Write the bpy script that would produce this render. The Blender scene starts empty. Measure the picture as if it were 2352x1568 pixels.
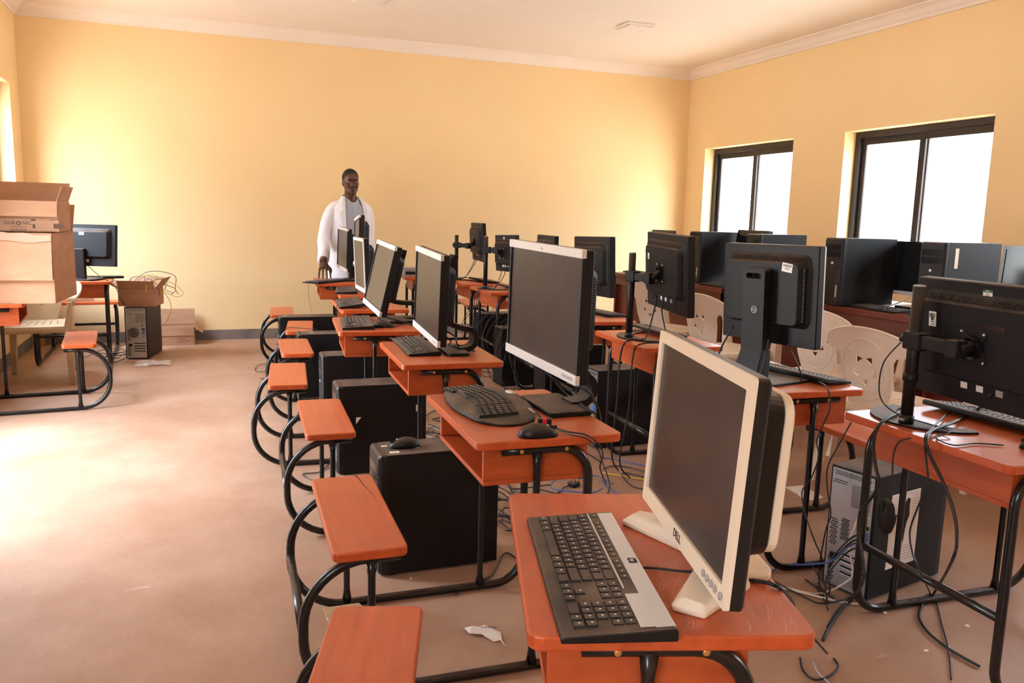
import bpy, bmesh, math, random
from mathutils import Vector, Matrix
from mathutils.geometry import tessellate_polygon
PI = math.pi
D = bpy.data
SC = bpy.context.scene
COL = SC.collection
rnd = random.Random(7)

# ---------------------------------------------------------------- camera
F_PX, YAW, PITCH, ROLL, CAM_H = 1849.15, 0.3654, -0.1524, 0.025, 1.2774
def cam_basis():
    cy, sy = math.cos(YAW), math.sin(YAW)
    fw = Vector((sy*math.cos(PITCH), cy*math.cos(PITCH), math.sin(PITCH)))
    rt = Vector((cy, -sy, 0)); up = rt.cross(fw)
    return rt*math.cos(ROLL)+up*math.sin(ROLL), -rt*math.sin(ROLL)+up*math.cos(ROLL), fw
RT, UP, FW = cam_basis()
cam_d = D.cameras.new('camera'); cam = D.objects.new('camera', cam_d); COL.objects.link(cam)
cam.matrix_world = Matrix(((RT.x, UP.x, -FW.x, 0), (RT.y, UP.y, -FW.y, 0), (RT.z, UP.z, -FW.z, CAM_H), (0, 0, 0, 1)))
cam_d.sensor_width = 36; cam_d.lens = F_PX*36/2352; cam_d.clip_start = .05; cam_d.clip_end = 300
SC.camera = cam
def ray(px, py): return FW + RT*((px-1176)/F_PX) - UP*((py-784)/F_PX)
def at(px, py, z):                       # the point at height z seen at that place of the photograph
    d = ray(px, py); return Vector((0, 0, CAM_H)) + d*((z-CAM_H)/d.z)
def atY(px, py, y):
    d = ray(px, py); return Vector((0, 0, CAM_H)) + d*(y/d.y)

# ---------------------------------------------------------------- mesh collector
def rot(x=0, y=0, z=0): return Matrix.Rotation(z, 4, 'Z') @ Matrix.Rotation(y, 4, 'Y') @ Matrix.Rotation(x, 4, 'X')
def T(x, y, z): return Matrix.Translation((x, y, z))
def rr(x0, x1, y0, y1, r, n=5):
    r = min(r, (x1-x0)/2-1e-5, (y1-y0)/2-1e-5); o = []
    for cx, cy, a in ((x1-r, y1-r, 0), (x0+r, y1-r, 90), (x0+r, y0+r, 180), (x1-r, y0+r, 270)):
        for k in range(n+1):
            t = math.radians(a+90*k/n); o.append((cx+r*math.cos(t), cy+r*math.sin(t)))
    return o
def circ(cx, cy, rx, ry=None, n=24, a0=0):
    ry = rx if ry is None else ry
    return [(cx+rx*math.cos(a0+2*PI*k/n), cy+ry*math.sin(a0+2*PI*k/n)) for k in range(n)]
def smooth(pts, n=6, closed=False):       # Catmull-Rom through the points
    P = [Vector(p) for p in pts]; o = []
    m = len(P)
    for i in range(m if closed else m-1):
        if closed: a, b, c, d = P[i-1], P[i], P[(i+1) % m], P[(i+2) % m]
        else: a, b, c, d = P[max(i-1, 0)], P[i], P[i+1], P[min(i+2, m-1)]
        for k in range(n):
            t = k/n
            o.append(.5*((2*b)+(c-a)*t+(2*a-5*b+4*c-d)*t*t+(3*b-a-3*c+d)*t**3))
    if not closed: o.append(P[-1])
    return o
def arc(cx, cz, r, a0, a1, n=8):
    return [(cx+r*math.cos(math.radians(a0+(a1-a0)*k/n)), cz+r*math.sin(math.radians(a0+(a1-a0)*k/n))) for k in range(n+1)]

class MB:
    def __init__(s): s.v, s.f, s.m, s.s = [], [], [], []
    def add(s, vs, fs, mi=0, sm=False, M=None):
        b = len(s.v)
        for p in vs:
            p = Vector(p); s.v.append(M @ p if M is not None else p)
        for f in fs: s.f.append([b+i for i in f]); s.m.append(mi); s.s.append(sm)
        return s
    def box(s, x0, x1, y0, y1, z0, z1, mi=0, M=None):
        return s.add([(x0,y0,z0),(x1,y0,z0),(x1,y1,z0),(x0,y1,z0),(x0,y0,z1),(x1,y0,z1),(x1,y1,z1),(x0,y1,z1)],
                     [(0,3,2,1),(4,5,6,7),(0,1,5,4),(1,2,6,5),(2,3,7,6),(3,0,4,7)], mi, False, M)
    def prism(s, out, z0, z1, mi=0, M=None, sm=False, ax='z'):
        n = len(out)
        f = {'z': lambda a,b,c: (a,b,c), 'x': lambda a,b,c: (c,a,b), 'y': lambda a,b,c: (a,c,b)}[ax]
        vs = [f(a,b,z0) for a,b in out]+[f(a,b,z1) for a,b in out]
        fs = [tuple(range(n))[::-1], tuple(range(n, 2*n))]
        if ax == 'y': fs = [x[::-1] for x in fs]
        s.add(vs, fs, mi, False, M)
        q = [(i, (i+1) % n, n+(i+1) % n, n+i) for i in range(n)]
        if ax == 'y': q = [x[::-1] for x in q]
        b = len(s.v)-2*n
        for x in q: s.f.append([b+i for i in x]); s.m.append(mi); s.s.append(sm)
        return s
    def plate(s, out, holes, z0, z1, mi=0, M=None, ax='z'):   # a slab with real holes
        f = {'z': lambda a,b,c: (a,b,c), 'x': lambda a,b,c: (c,a,b), 'y': lambda a,b,c: (a,c,b)}[ax]
        loops = [out]+holes; flat = [p for l in loops for p in l]
        tris = tessellate_polygon([[Vector((a,b,0)) for a,b in l] for l in loops])
        n = len(flat); vs = [f(a,b,z0) for a,b in flat]+[f(a,b,z1) for a,b in flat]; fs = []
        for t in tris:
            a, b, c = (flat[i] for i in t)
            if (b[0]-a[0])*(c[1]-a[1])-(b[1]-a[1])*(c[0]-a[0]) < 0: t = (t[0], t[2], t[1])
            fs += [(t[2], t[1], t[0]), (n+t[0], n+t[1], n+t[2])]
        k = 0
        for l in loops:
            m = len(l); ar = sum(l[i][0]*l[(i+1) % m][1]-l[(i+1) % m][0]*l[i][1] for i in range(m))
            for i in range(m):
                q = (k+i, k+(i+1) % m, n+k+(i+1) % m, n+k+i)
                if (ar < 0) == (l is out): q = q[::-1]
                fs.append(q)
            k += m
        if ax == 'y': fs = [x[::-1] for x in fs]
        return s.add(vs, fs, mi, False, M)
    def loft(s, rings, mi=0, M=None, sm=False, cap=True, closed=False):
        n = len(rings[0]); vs = [p for r in rings for p in r]; fs = []
        m = len(rings)
        for k in range(m if closed else m-1):
            a, b = k*n, ((k+1) % m)*n
            fs += [(a+i, a+(i+1) % n, b+(i+1) % n, b+i) for i in range(n)]
        if cap and not closed: fs += [tuple(range(n))[::-1], tuple(range((m-1)*n, m*n))]
        return s.add(vs, fs, mi, sm, M)
    def tube(s, path, r, seg=8, mi=0, M=None, cap=True, closed=False):
        P = [Vector(p) for p in path]; m = len(P); rings = []
        up = None
        for i in range(m):
            a = P[i-1] if (i > 0 or closed) else P[i]; b = P[(i+1) % m] if (i < m-1 or closed) else P[i]
            t = (b-a).normalized() if (b-a).length > 1e-9 else Vector((0,0,1))
            if up is None:
                up = Vector((0,0,1)) if abs(t.z) < .9 else Vector((1,0,0))
            u = (up-t*up.dot(t))
            u = u.normalized() if u.length > 1e-6 else t.orthogonal().normalized()
            w = t.cross(u); up = u
            ri = r[i] if isinstance(r, (list, tuple)) else r
            rings.append([P[i]+(u*math.cos(2*PI*k/seg)+w*math.sin(2*PI*k/seg))*ri for k in range(seg)])
        return s.loft(rings, mi, M, True, cap, closed)
    def lathe(s, prof, seg=20, mi=0, M=None, sm=True):
        rings = [[(r*math.cos(2*PI*k/seg), r*math.sin(2*PI*k/seg), z) for k in range(seg)] for r, z in prof]
        return s.loft(rings, mi, M, sm, True)
    def ell(s, c, rx, ry, rz, seg=16, n=10, mi=0, M=None):
        rings = []
        for j in range(n+1):
            t = -PI/2+PI*j/n; q = max(math.cos(t), .02)
            rings.append([(c[0]+rx*q*math.cos(2*PI*k/seg), c[1]+ry*q*math.sin(2*PI*k/seg), c[2]+rz*math.sin(t)) for k in range(seg)])
        return s.loft(rings, mi, M, True, True)
    def ribbon(s, path, t, w, mi=0, M=None, sm=True):     # path in (x,z), thickness t, width w along y
        P = [Vector((p[0], p[1])) for p in path]; rings = []
        for i in range(len(P)):
            d = (P[min(i+1, len(P)-1)]-P[max(i-1, 0)]).normalized(); nn = Vector((-d.y, d.x))
            ti = t[i] if isinstance(t, (list, tuple)) else t; wi = w[i] if isinstance(w, (list, tuple)) else w
            a, b = P[i]+nn*ti/2, P[i]-nn*ti/2
            rings.append([(a.x, -wi/2, a.y), (b.x, -wi/2, b.y), (b.x, wi/2, b.y), (a.x, wi/2, a.y)])
        return s.loft(rings, mi, M, False, True)
    def xf(s, M):
        s.v = [M @ p for p in s.v]; return s
    def build(s, name, mats, parent=None, bevel=0, seg=2, label=None, mods=None):
        me = D.meshes.new(name); me.from_pydata([tuple(p) for p in s.v], [], s.f)
        mats = mats if isinstance(mats, (list, tuple)) else [mats]
        for m in mats: me.materials.append(m)
        me.polygons.foreach_set('material_index', s.m); me.polygons.foreach_set('use_smooth', s.s)
        bm = bmesh.new(); bm.from_mesh(me); bmesh.ops.recalc_face_normals(bm, faces=bm.faces); bm.to_mesh(me); bm.free(); me.update()
        o = D.objects.new(name, me); COL.objects.link(o)
        if parent is not None: o.parent = parent
        if bevel:
            b = o.modifiers.new('edge', 'BEVEL'); b.width = bevel; b.segments = seg; b.limit_method = 'ANGLE'; b.angle_limit = math.radians(50)
        if label: o['label'] = label
        return o
def tag(o, label, cat, group=None, kind=None):
    o['label'] = label; o['category'] = cat
    if group: o['group'] = group
    if kind: o['kind'] = kind
    return o
def thing(name, loc, rz, label, cat, group=None):
    o = D.objects.new(name, None); COL.objects.link(o); o.empty_display_size = .1
    o.location = loc; o.rotation_euler = (0, 0, rz)
    return tag(o, label, cat, group)
def struct(o): o['kind'] = 'structure'; return o
def copy_tree(o, parent=None):
    c = o.copy(); COL.objects.link(c)
    if parent is not None: c.parent = parent
    for ch in list(o.children): copy_tree(ch, c)
    return c
def text(body, size, mt, parent, M, name='lettering', ext=.0004, align='CENTER', sx=1.0):
    cu = D.curves.new(name, 'FONT'); cu.body = body; cu.size = size; cu.extrude = ext
    cu.align_x = align; cu.align_y = 'CENTER'; cu.resolution_u = 2
    cu.materials.append(mt)
    tmp = D.objects.new(name, cu); COL.objects.link(tmp); bpy.context.view_layer.update()
    me = D.meshes.new_from_object(tmp.evaluated_get(bpy.context.evaluated_depsgraph_get())); D.objects.remove(tmp); me.name = name
    o = D.objects.new(name, me); COL.objects.link(o); o.parent = parent
    o.matrix_local = M @ Matrix.Diagonal((sx, 1, 1, 1))
    return o
# text frames: normal of the page along the given axis, reading direction as seen by a viewer facing it
def page(x, y, z, face):
    R = {'-x': ((0,0,-1),(-1,0,0),(0,1,0)), '+x': ((0,0,1),(1,0,0),(0,1,0)), '-y': ((1,0,0),(0,0,-1),(0,1,0)), '+z': ((1,0,0),(0,1,0),(0,0,1))}[face]
    return T(x, y, z) @ Matrix(R).to_4x4()

# ---------------------------------------------------------------- materials
def mat(name, col, rough=.5, metal=0, spec=.5, col2=None, nscale=8, stretch=(1,1,1), bump=0, bscale=60, dust=None, dust_amt=.6, grain=None, coat=0, world=False, contrast=.35, detail=4):
    m = D.materials.new(name); m.use_nodes = True; nt = m.node_tree; N, L = nt.nodes, nt.links
    b = N['Principled BSDF']; b.inputs['Roughness'].default_value = rough; b.inputs['Metallic'].default_value = metal
    b.inputs['Specular IOR Level'].default_value = spec
    if coat: b.inputs['Coat Weight'].default_value = coat; b.inputs['Coat Roughness'].default_value = .15
    b.inputs['Base Color'].default_value = (*col, 1)
    if not (col2 or bump or dust): return m
    tc = N.new('ShaderNodeTexCoord'); mp = N.new('ShaderNodeMapping'); mp.inputs['Scale'].default_value = stretch
    geo = N.new('ShaderNodeNewGeometry'); oi = N.new('ShaderNodeObjectInfo')
    if world: L.new(geo.outputs['Position'], mp.inputs['Vector'])
    else:
        ad = N.new('ShaderNodeVectorMath'); ad.operation = 'ADD'; ml = N.new('ShaderNodeMath'); ml.operation = 'MULTIPLY'; ml.inputs[1].default_value = 37
        L.new(oi.outputs['Random'], ml.inputs[0]); L.new(tc.outputs['Object'], ad.inputs[0]); L.new(ml.outputs[0], ad.inputs[1]); L.new(ad.outputs[0], mp.inputs['Vector'])
    cur = None
    if col2:
        n = N.new('ShaderNodeTexNoise'); n.inputs['Scale'].default_value = nscale; n.inputs['Detail'].default_value = detail; n.inputs['Roughness'].default_value = .6
        L.new(mp.outputs[0], n.inputs['Vector'])
        r = N.new('ShaderNodeValToRGB'); e = r.color_ramp.elements
        e[0].position = .5-contrast/2; e[1].position = .5+contrast/2; e[0].color = (*col, 1); e[1].color = (*col2, 1)
        L.new(n.outputs['Fac'], r.inputs[0]); cur = r.outputs[0]
    if dust:                               # settled dust on what faces up
        sp = N.new('ShaderNodeSeparateXYZ'); L.new(geo.outputs['Normal'], sp.inputs[0])
        mr = N.new('ShaderNodeMapRange'); mr.inputs[1].default_value = .35; mr.inputs[2].default_value = .95; L.new(sp.outputs['Z'], mr.inputs[0])
        n2 = N.new('ShaderNodeTexNoise'); n2.inputs['Scale'].default_value = 11; n2.inputs['Detail'].default_value = 6; L.new(geo.outputs['Position'], n2.inputs['Vector'])
        m2 = N.new('ShaderNodeMapRange'); m2.inputs[1].default_value = .3; m2.inputs[2].default_value = .7; m2.inputs[3].default_value = .35; m2.inputs[4].default_value = 1; L.new(n2.outputs['Fac'], m2.inputs[0])
        k = N.new('ShaderNodeMath'); k.operation = 'MULTIPLY'; L.new(mr.outputs[0], k.inputs[0]); L.new(m2.outputs[0], k.inputs[1])
        k2 = N.new('ShaderNodeMath'); k2.operation = 'MULTIPLY'; L.new(k.outputs[0], k2.inputs[0]); k2.inputs[1].default_value = dust_amt
        mx = N.new('ShaderNodeMix'); mx.data_type = 'RGBA'; L.new(k2.outputs[0], mx.inputs[0])
        if cur: L.new(cur, mx.inputs[6])
        else: mx.inputs[6].default_value = (*col, 1)
        mx.inputs[7].default_value = (*dust, 1); cur = mx.outputs[2]
        rm = N.new('ShaderNodeMapRange'); rm.inputs[3].default_value = rough; rm.inputs[4].default_value = max(rough, .6); L.new(k2.outputs[0], rm.inputs[0]); L.new(rm.outputs[0], b.inputs['Roughness'])
    if cur: L.new(cur, b.inputs['Base Color'])
    if bump:
        nb = N.new('ShaderNodeTexNoise'); nb.inputs['Scale'].default_value = bscale; nb.inputs['Detail'].default_value = 3; L.new(mp.outputs[0], nb.inputs['Vector'])
        bp = N.new('ShaderNodeBump'); bp.inputs['Strength'].default_value = bump; bp.inputs['Distance'].default_value = .01
        L.new(nb.outputs['Fac'], bp.inputs['Height']); L.new(bp.outputs[0], b.inputs['Normal'])
    return m
DUST = (.34, .22, .145)
M = {}
M['wall'] = mat('wall_paint', (.83,.635,.36), .75, spec=.2, col2=(.81,.61,.335), nscale=1.3, bump=.06, bscale=25, world=True)
M['ceil'] = mat('ceiling_paint', (.82,.73,.65), .8, spec=.2, col2=(.79,.70,.62), nscale=1.5, world=True)
M['plinth'] = mat('grey_plinth_paint', (.13,.115,.105), .7, col2=(.24,.20,.17), nscale=6, world=True, contrast=.5)
M['wood'] = mat('orange_varnished_wood', (.41,.056,.0105), .36, col2=(.58,.102,.021), nscale=3, stretch=(14,1.2,14), dust=(.66,.27,.15), dust_amt=.24, contrast=.5, coat=.15)
M['woodside'] = mat('orange_box_wood', (.36,.055,.011), .42, col2=(.54,.10,.022), nscale=3, stretch=(3,1.2,10), contrast=.5)
M['tube'] = mat('black_gloss_paint_steel', (.007,.0065,.0065), .22, spec=.5, dust=(.17,.11,.075), dust_amt=.30)
M['blk'] = mat('black_plastic', (.008,.0075,.008), .42, spec=.35, dust=DUST, dust_amt=.30)
M['blkmat'] = mat('matt_black_plastic', (.009,.0085,.0095), .5, spec=.27, dust=DUST, dust_amt=.38)
M['blkgloss'] = mat('gloss_black', (.010,.010,.012), .12, spec=.6)
M['dusty'] = mat('dusty_black_plastic', (.007,.0065,.0065), .5, spec=.25, dust=(.25,.18,.135), dust_amt=.72)
M['keys'] = mat('dusty_black_keys', (.014,.0125,.0115), .5, spec=.35, dust=(.21,.16,.125), dust_amt=.68)
M['keyprint'] = mat('pale_key_print', (.75,.72,.66), .6)
M['silver'] = mat('silver_plastic', (.66,.65,.64), .35, metal=.15)
M['grey'] = mat('grey_plastic', (.36,.35,.35), .42)
M['white'] = mat('white_plastic', (.80,.78,.74), .45)
M['cream'] = mat('cream_plastic', (.80,.69,.54), .42, dust=(.62,.48,.34), dust_amt=.35)
M['screen'] = mat('dusty_dark_screen', (.022,.016,.014), .28, spec=.5, col2=(.040,.030,.025), nscale=7, world=True, contrast=.4)
M['scrgloss'] = mat('glossy_dark_screen', (.010,.011,.012), .10, spec=.55)
M['steel'] = mat('bare_steel', (.55,.55,.56), .35, metal=.85)
M['hole'] = mat('dark_opening', (.006,.006,.006), .8)
M['label'] = mat('white_label', (.85,.84,.82), .55)
M['ink'] = mat('black_ink', (.02,.02,.02), .6)
M['chalk'] = mat('pale_scratch', (.20,.09,.07), .8)
M['brass'] = mat('brass_bolt', (.62,.30,.10), .4, metal=.6)
M['card'] = mat('brown_cardboard', (.40,.215,.125), .8, spec=.2, col2=(.47,.265,.16), nscale=5, stretch=(1,1,3))
M['cardin'] = mat('pale_cardboard_inside', (.52,.31,.215), .85, spec=.15, col2=(.46,.27,.185), nscale=5)
M['cardink'] = mat('dark_brown_print', (.10,.055,.035), .8)
M['tape'] = mat('pale_tape', (.66,.45,.31), .35)
M['chair'] = mat('cream_chair_plastic', (.80,.69,.58), .42, col2=(.76,.63,.50), nscale=5, spec=.4)
M['oldchair'] = mat('grubby_plastic', (.55,.42,.26), .5, col2=(.42,.31,.18), nscale=6)
M['counter'] = mat('dark_red_varnish', (.115,.016,.010), .26, col2=(.17,.028,.015), nscale=3, stretch=(8,1,8), dust=(.30,.11,.07), dust_amt=.25)
M['counterf'] = mat('dark_red_panel', (.10,.018,.010), .38, col2=(.165,.034,.016), nscale=3, stretch=(4,1,2), contrast=.6)
M['frame'] = mat('dark_window_metal', (.030,.024,.022), .45, metal=.3)
M['cable'] = mat('black_cable', (.012,.012,.013), .45)
M['greycable'] = mat('grey_cable', (.42,.42,.43), .5)
M['whitecable'] = mat('white_cable', (.72,.66,.60), .5)
M['bluecable'] = mat('blue_cable', (.05,.11,.33), .45)
M['yellowcable'] = mat('yellow_cable', (.72,.55,.07), .5)
M['paper'] = mat('scrap_paper', (.80,.74,.68), .8, spec=.1)
M['kraft'] = mat('dry_husk', (.74,.58,.38), .8)
M['green'] = mat('green_plastic', (.03,.45,.22), .4)
M['blue'] = mat('blue_plastic', (.04,.22,.72), .4)
M['red'] = mat('red_plastic', (.65,.03,.03), .4)
M['purple'] = mat('purple_plastic', (.20,.08,.30), .4)
M['darkgreen'] = mat('green_label', (.01,.14,.10), .5)
M['lamp'] = mat('lamp_housing_white', (.80,.74,.68), .5)
M['skin'] = mat('dark_brown_skin', (.105,.037,.020), .48, col2=(.088,.030,.017), nscale=14)
M['lips'] = mat('lips', (.085,.028,.020), .45)
M['hair'] = mat('short_black_hair', (.006,.005,.005), .75, bump=.5, bscale=260)
M['eye'] = mat('eye_white', (.55,.47,.42), .3)
M['coat'] = mat('white_lab_coat', (.82,.82,.88), .8, spec=.2, col2=(.76,.76,.83), nscale=5)
M['shirt'] = mat('pale_blue_shirt', (.40,.44,.53), .8, spec=.2, col2=(.36,.41,.51), nscale=90)
M['trouser'] = mat('dark_trousers', (.02,.02,.026), .8)
M['concrete'] = mat('bare_ground', (.42,.33,.24), .9, world=True, col2=(.48,.38,.28), nscale=1)
def floor_mat():
    m = D.materials.new('dusty_concrete_floor'); m.use_nodes = True; nt = m.node_tree; N, L = nt.nodes, nt.links; b = N['Principled BSDF']
    g = N.new('ShaderNodeNewGeometry')
    def noise(sc, det, st=(1,1,1)):
        mp = N.new('ShaderNodeMapping'); mp.inputs['Scale'].default_value = st; L.new(g.outputs['Position'], mp.inputs[0])
        n = N.new('ShaderNodeTexNoise'); n.inputs['Scale'].default_value = sc; n.inputs['Detail'].default_value = det; n.inputs['Roughness'].default_value = .65; L.new(mp.outputs[0], n.inputs[0]); return n.outputs['Fac']
    def ramp(f, a, b_, ca, cb):
        r = N.new('ShaderNodeValToRGB'); e = r.color_ramp.elements; e[0].position = a; e[1].position = b_; e[0].color = (*ca, 1); e[1].color = (*cb, 1); L.new(f, r.inputs[0]); return r.outputs[0]
    c1 = ramp(noise(1.6, 7), .34, .68, (.335,.180,.107), (.44,.275,.185))
    def mix(c, f, col):
        mx = N.new('ShaderNodeMix'); mx.data_type = 'RGBA'; L.new(f, mx.inputs[0]); L.new(c, mx.inputs[6]); mx.inputs[7].default_value = (*col, 1); return mx.outputs[2]
    k = ramp(noise(9, 6, (1,.5,1)), .56, .72, (0,0,0), (.5,.5,.5)); c2 = mix(c1, k, (.34,.19,.12))
    k = ramp(noise(5, 8, (.6,2.2,1)), .66, .74, (0,0,0), (.55,.55,.55)); c3 = mix(c2, k, (.66,.55,.47))
    k = ramp(noise(42, 2), .755, .79, (0,0,0), (.8,.8,.8)); c4 = mix(c3, k, (.22,.12,.08))
    L.new(c4, b.inputs['Base Color']); b.inputs['Roughness'].default_value = .55; b.inputs['Specular IOR Level'].default_value = .5
    bp = N.new('ShaderNodeBump'); bp.inputs['Strength'].default_value = .12; bp.inputs['Distance'].default_value = .02; L.new(noise(18, 6), bp.inputs['Height']); L.new(bp.outputs[0], b.inputs['Normal'])
    return m
M['floor'] = floor_mat()
def glass_mat():
    m = D.materials.new('window_glass'); m.use_nodes = True; nt = m.node_tree; N, L = nt.nodes, nt.links
    N.remove(N['Principled BSDF']); t = N.new('ShaderNodeBsdfTransparent'); gl = N.new('ShaderNodeBsdfGlossy'); gl.inputs['Roughness'].default_value = .03
    lw = N.new('ShaderNodeLayerWeight'); pw = N.new('ShaderNodeMath'); pw.operation = 'POWER'; pw.inputs[1].default_value = 5; fr = N.new('ShaderNodeMath'); fr.operation = 'MULTIPLY_ADD'; fr.inputs[1].default_value = .6; fr.inputs[2].default_value = .03; mx = N.new('ShaderNodeMixShader')
    t.inputs[0].default_value = (.96,.97,.97,1); L.new(lw.outputs['Facing'], pw.inputs[0]); L.new(pw.outputs[0], fr.inputs[0])
    L.new(fr.outputs[0], mx.inputs[0]); L.new(t.outputs[0], mx.inputs[1]); L.new(gl.outputs[0], mx.inputs[2]); L.new(mx.outputs[0], N['Material Output'].inputs[0]); return m
M['glass'] = glass_mat()
def plastic_film():
    m = mat('clear_plastic_film', (.85,.78,.70), .2); b = m.node_tree.nodes['Principled BSDF']; b.inputs['Alpha'].default_value = .45; return m
M['film'] = plastic_film()
HD = .691                                  # desk top height
# ---------------------------------------------------------------- school desk with its bench
def school_desk(x, y, th, label, group, seat_u=-.375):
    t = thing('school_desk', (x, y, 0), th, label, 'school desk', group)
    MB().prism(rr(0, .424, -.302, .302, .022), .667, HD).build('desktop', M['wood'], t, .004)
    b = MB()
    b.box(.035, .342, -.246, .246, .552, .566); b.box(.328, .342, -.246, .246, .566, .667)
    b.box(.035, .328, -.246, -.232, .566, .667); b.box(.035, .328, .232, .246, .566, .667)
    b.build('book_box', M['woodside'], t, .002)
    MB().prism(rr(seat_u, seat_u+.194, -.308, .308, .022), .404, .430).build('seat', M['wood'], t, .005)
    xe = seat_u-.071; R = .0135; rs = .168
    for s in (-1, 1):
        p = [(.083, .651), (.16, .651)] + arc(.250, .561, .09, 90, 0) + [(.340, .3)] + arc(.240, R+.10, .10, 0, -90) + [(.0, R)]
        p += arc(xe+rs, R+rs, rs, 270, 180, 10) + arc(xe+rs, .3895-rs, rs, 180, 90, 10) + [(seat_u+.182, .3895)]
        f = MB().tube([(a, s*.2605, c) for a, c in p], R, 10).build('tube_frame', M['tube'], t)
        MB().tube([(.185, s*.2605, .018), (.185, s*.2605, .06), (.185, s*.2605, .60), (.185, s*.2605, .648)], [.017,.0105,.0105,.016], 10).build('strut', M['tube'], f)
        u = seat_u+.105
        MB().tube([(u, s*.2605, .018), (u, s*.2605, .06), (u, s*.2605, .34), (u, s*.2605, .385)], [.017,.0105,.0105,.017], 10).build('strut', M['tube'], f)
        for bx in (.135, .267):
            MB().ell((bx, s*.2755, .651), .0065, .003, .0065, 10, 6).build('bolt', M['brass'], f)
    MB().tube([(.340, -.2605, .25), (.340, .2605, .25)], .0125, 10).build('crossbar', M['tube'], t)
    MB().tube([(xe, -.2605, .195), (xe, .2605, .195)], .0125, 10).build('crossbar', M['tube'], t)
    return t

# ---------------------------------------------------------------- monitors
def panel_frame(px, py, pz, root, ti=0, ro=0):
    """matrix (root space) of a panel whose front-plane centre is at world point; local: -x front, y left of viewer, z up"""
    up = Vector((math.sin(ti), 0, math.cos(ti))); bk = Vector((math.cos(ti), 0, -math.sin(ti))); wx = Vector((0, -1, 0))
    wx2 = wx*math.cos(ro)+up*math.sin(ro); up2 = up*math.cos(ro)-wx*math.sin(ro); yy = -wx2
    rz = root.rotation_euler[2]; d = rot(z=-rz) @ (Vector((px, py, pz))-root.location)
    return Matrix(((bk.x, yy.x, up2.x, d.x), (bk.y, yy.y, up2.y, d.y), (bk.z, yy.z, up2.z, d.z), (0,0,0,1)))
def rring(w, z0, z1, r, x, n=5): return [(x, a, b) for a, b in rr(-w/2, w/2, z0, z1, r, n)]
def sticker(parent, A, x, y, z, w, h, face=1, lines=3, code=False, band=None, name='label_sticker'):
    """small printed label lying on a back (+x, face=1) or front (-x) surface"""
    m = MB(); s = face
    m.box(min(x, x+s*.0008), max(x, x+s*.0008), y-w/2, y+w/2, z-h/2, z+h/2, 0)
    x2 = x+s*.0011
    if band: m.box(min(x, x2), max(x, x2), y-w/2, y+w/2, z+h/2-h*.3, z+h/2, 2)
    if code:
        n = int(w/.0016*.8/1.6); k = -w*.4
        while k < w*.4:
            d = rnd.choice((.0006, .0010, .0016)); m.box(min(x, x2), max(x, x2), y+k, y+k+d, z+h*.08, z+h*.36 if not band else z+h*.16, 1); k += d+rnd.choice((.0008,.0014))
    for i in range(lines):
        zz = z-h*(.05+.13*i); ww = w*rnd.uniform(.3, .8)/2
        m.box(min(x, x2), max(x, x2), y-ww, y+ww, zz-h*.03, zz+h*.02, 1)
    return m.xf(A).build(name, [M['label'], M['ink'], band or M['label']], parent)
def mon_panel(t, A, w, h, bez, trim=None, screen='screen', shell='blkmat', side=None, top_b=.02, bot_b=.028, side_b=.016, depth=.03, hump=.035, strips=False, badge=True, buttons=True, vents=True, hole=False):
    """housing > back_shell, vents; bezel; screen"""
    hs = MB(); hs.loft([rring(w, -h/2, h/2, .006, .004), rring(w, -h/2, h/2, .006, depth-.004), rring(w-.006, -h/2+.003, h/2-.003, .006, depth)])
    hs.xf(A); ho = hs.build('housing', side or M['blkmat'], t)
    b = MB(); o = rr(-w/2, w/2, -h/2, h/2, .006)
    i = rr(-w/2+side_b, w/2-side_b, -h/2+bot_b, h/2-top_b, .002)[::-1]
    b.plate(o, [i], -.003, .004, 0, None, 'x'); b.xf(A); b.build('bezel', bez, t, .001)
    if strips:
        for z0, z1 in ((h/2-top_b, h/2+.001), (-h/2-.001, -h/2+bot_b)):
            m = MB(); m.box(-.0065, .008, -w/2-.001, w/2+.001, z0, z1); m.xf(A); m.build('trim_strip', trim, t, .002)
    MB().box(.0015, .0032, -w/2+side_b, w/2-side_b, -h/2+bot_b, h/2-top_b).xf(A).build('screen', M[screen], t)
    if hump:
        a, c, z0, z1 = w-.055, w-.11, -h/2+h*.22, h/2-.032
        m = MB(); m.loft([rring(a, z0-.012, z1, .03, depth), rring(a-.02, z0-.008, z1-.012, .03, depth+hump*.25), rring(c, z0, z1-.03, .022, depth+hump*.92), rring(c-.006, z0+.003, z1-.033, .02, depth+hump)])
        bs = m.xf(A).build('back_shell', M[shell], ho)
        if vents:
            v = MB(); n = int((a-.06)/.0075)
            for k in range(n):
                y = -(a-.07)/2+(a-.07)*k/(n-1); v.add([(depth+hump*.30,y-.0016,z1-.010),(depth+hump*.30,y+.0016,z1-.010),(depth+hump*.80,y+.0016,z1-.0245),(depth+hump*.80,y-.0016,z1-.0245),(depth+hump*.30+.002,y-.0016,z1-.0085),(depth+hump*.30+.002,y+.0016,z1-.0085),(depth+hump*.80+.002,y+.0016,z1-.023),(depth+hump*.80+.002,y-.0016,z1-.023)],
                      [(0,3,2,1),(4,5,6,7),(0,1,5,4),(1,2,6,5),(2,3,7,6),(3,0,4,7)])
            n = int((z1-z0-.06)/.0075)
            for s in (-1, 1):
                for k in range(n):
                    z = z0+.02+(z1-z0-.07)*k/(n-1); y0 = s*((a-.02)/2-.001); y1 = s*(c/2+.002)
                    v.box(depth+hump*.3, depth+hump*.62, min(y0,y1), max(y0,y1), z-.0016, z+.0016)
            v.xf(A).build('vent', M['blk'], bs)
    return ho
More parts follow.
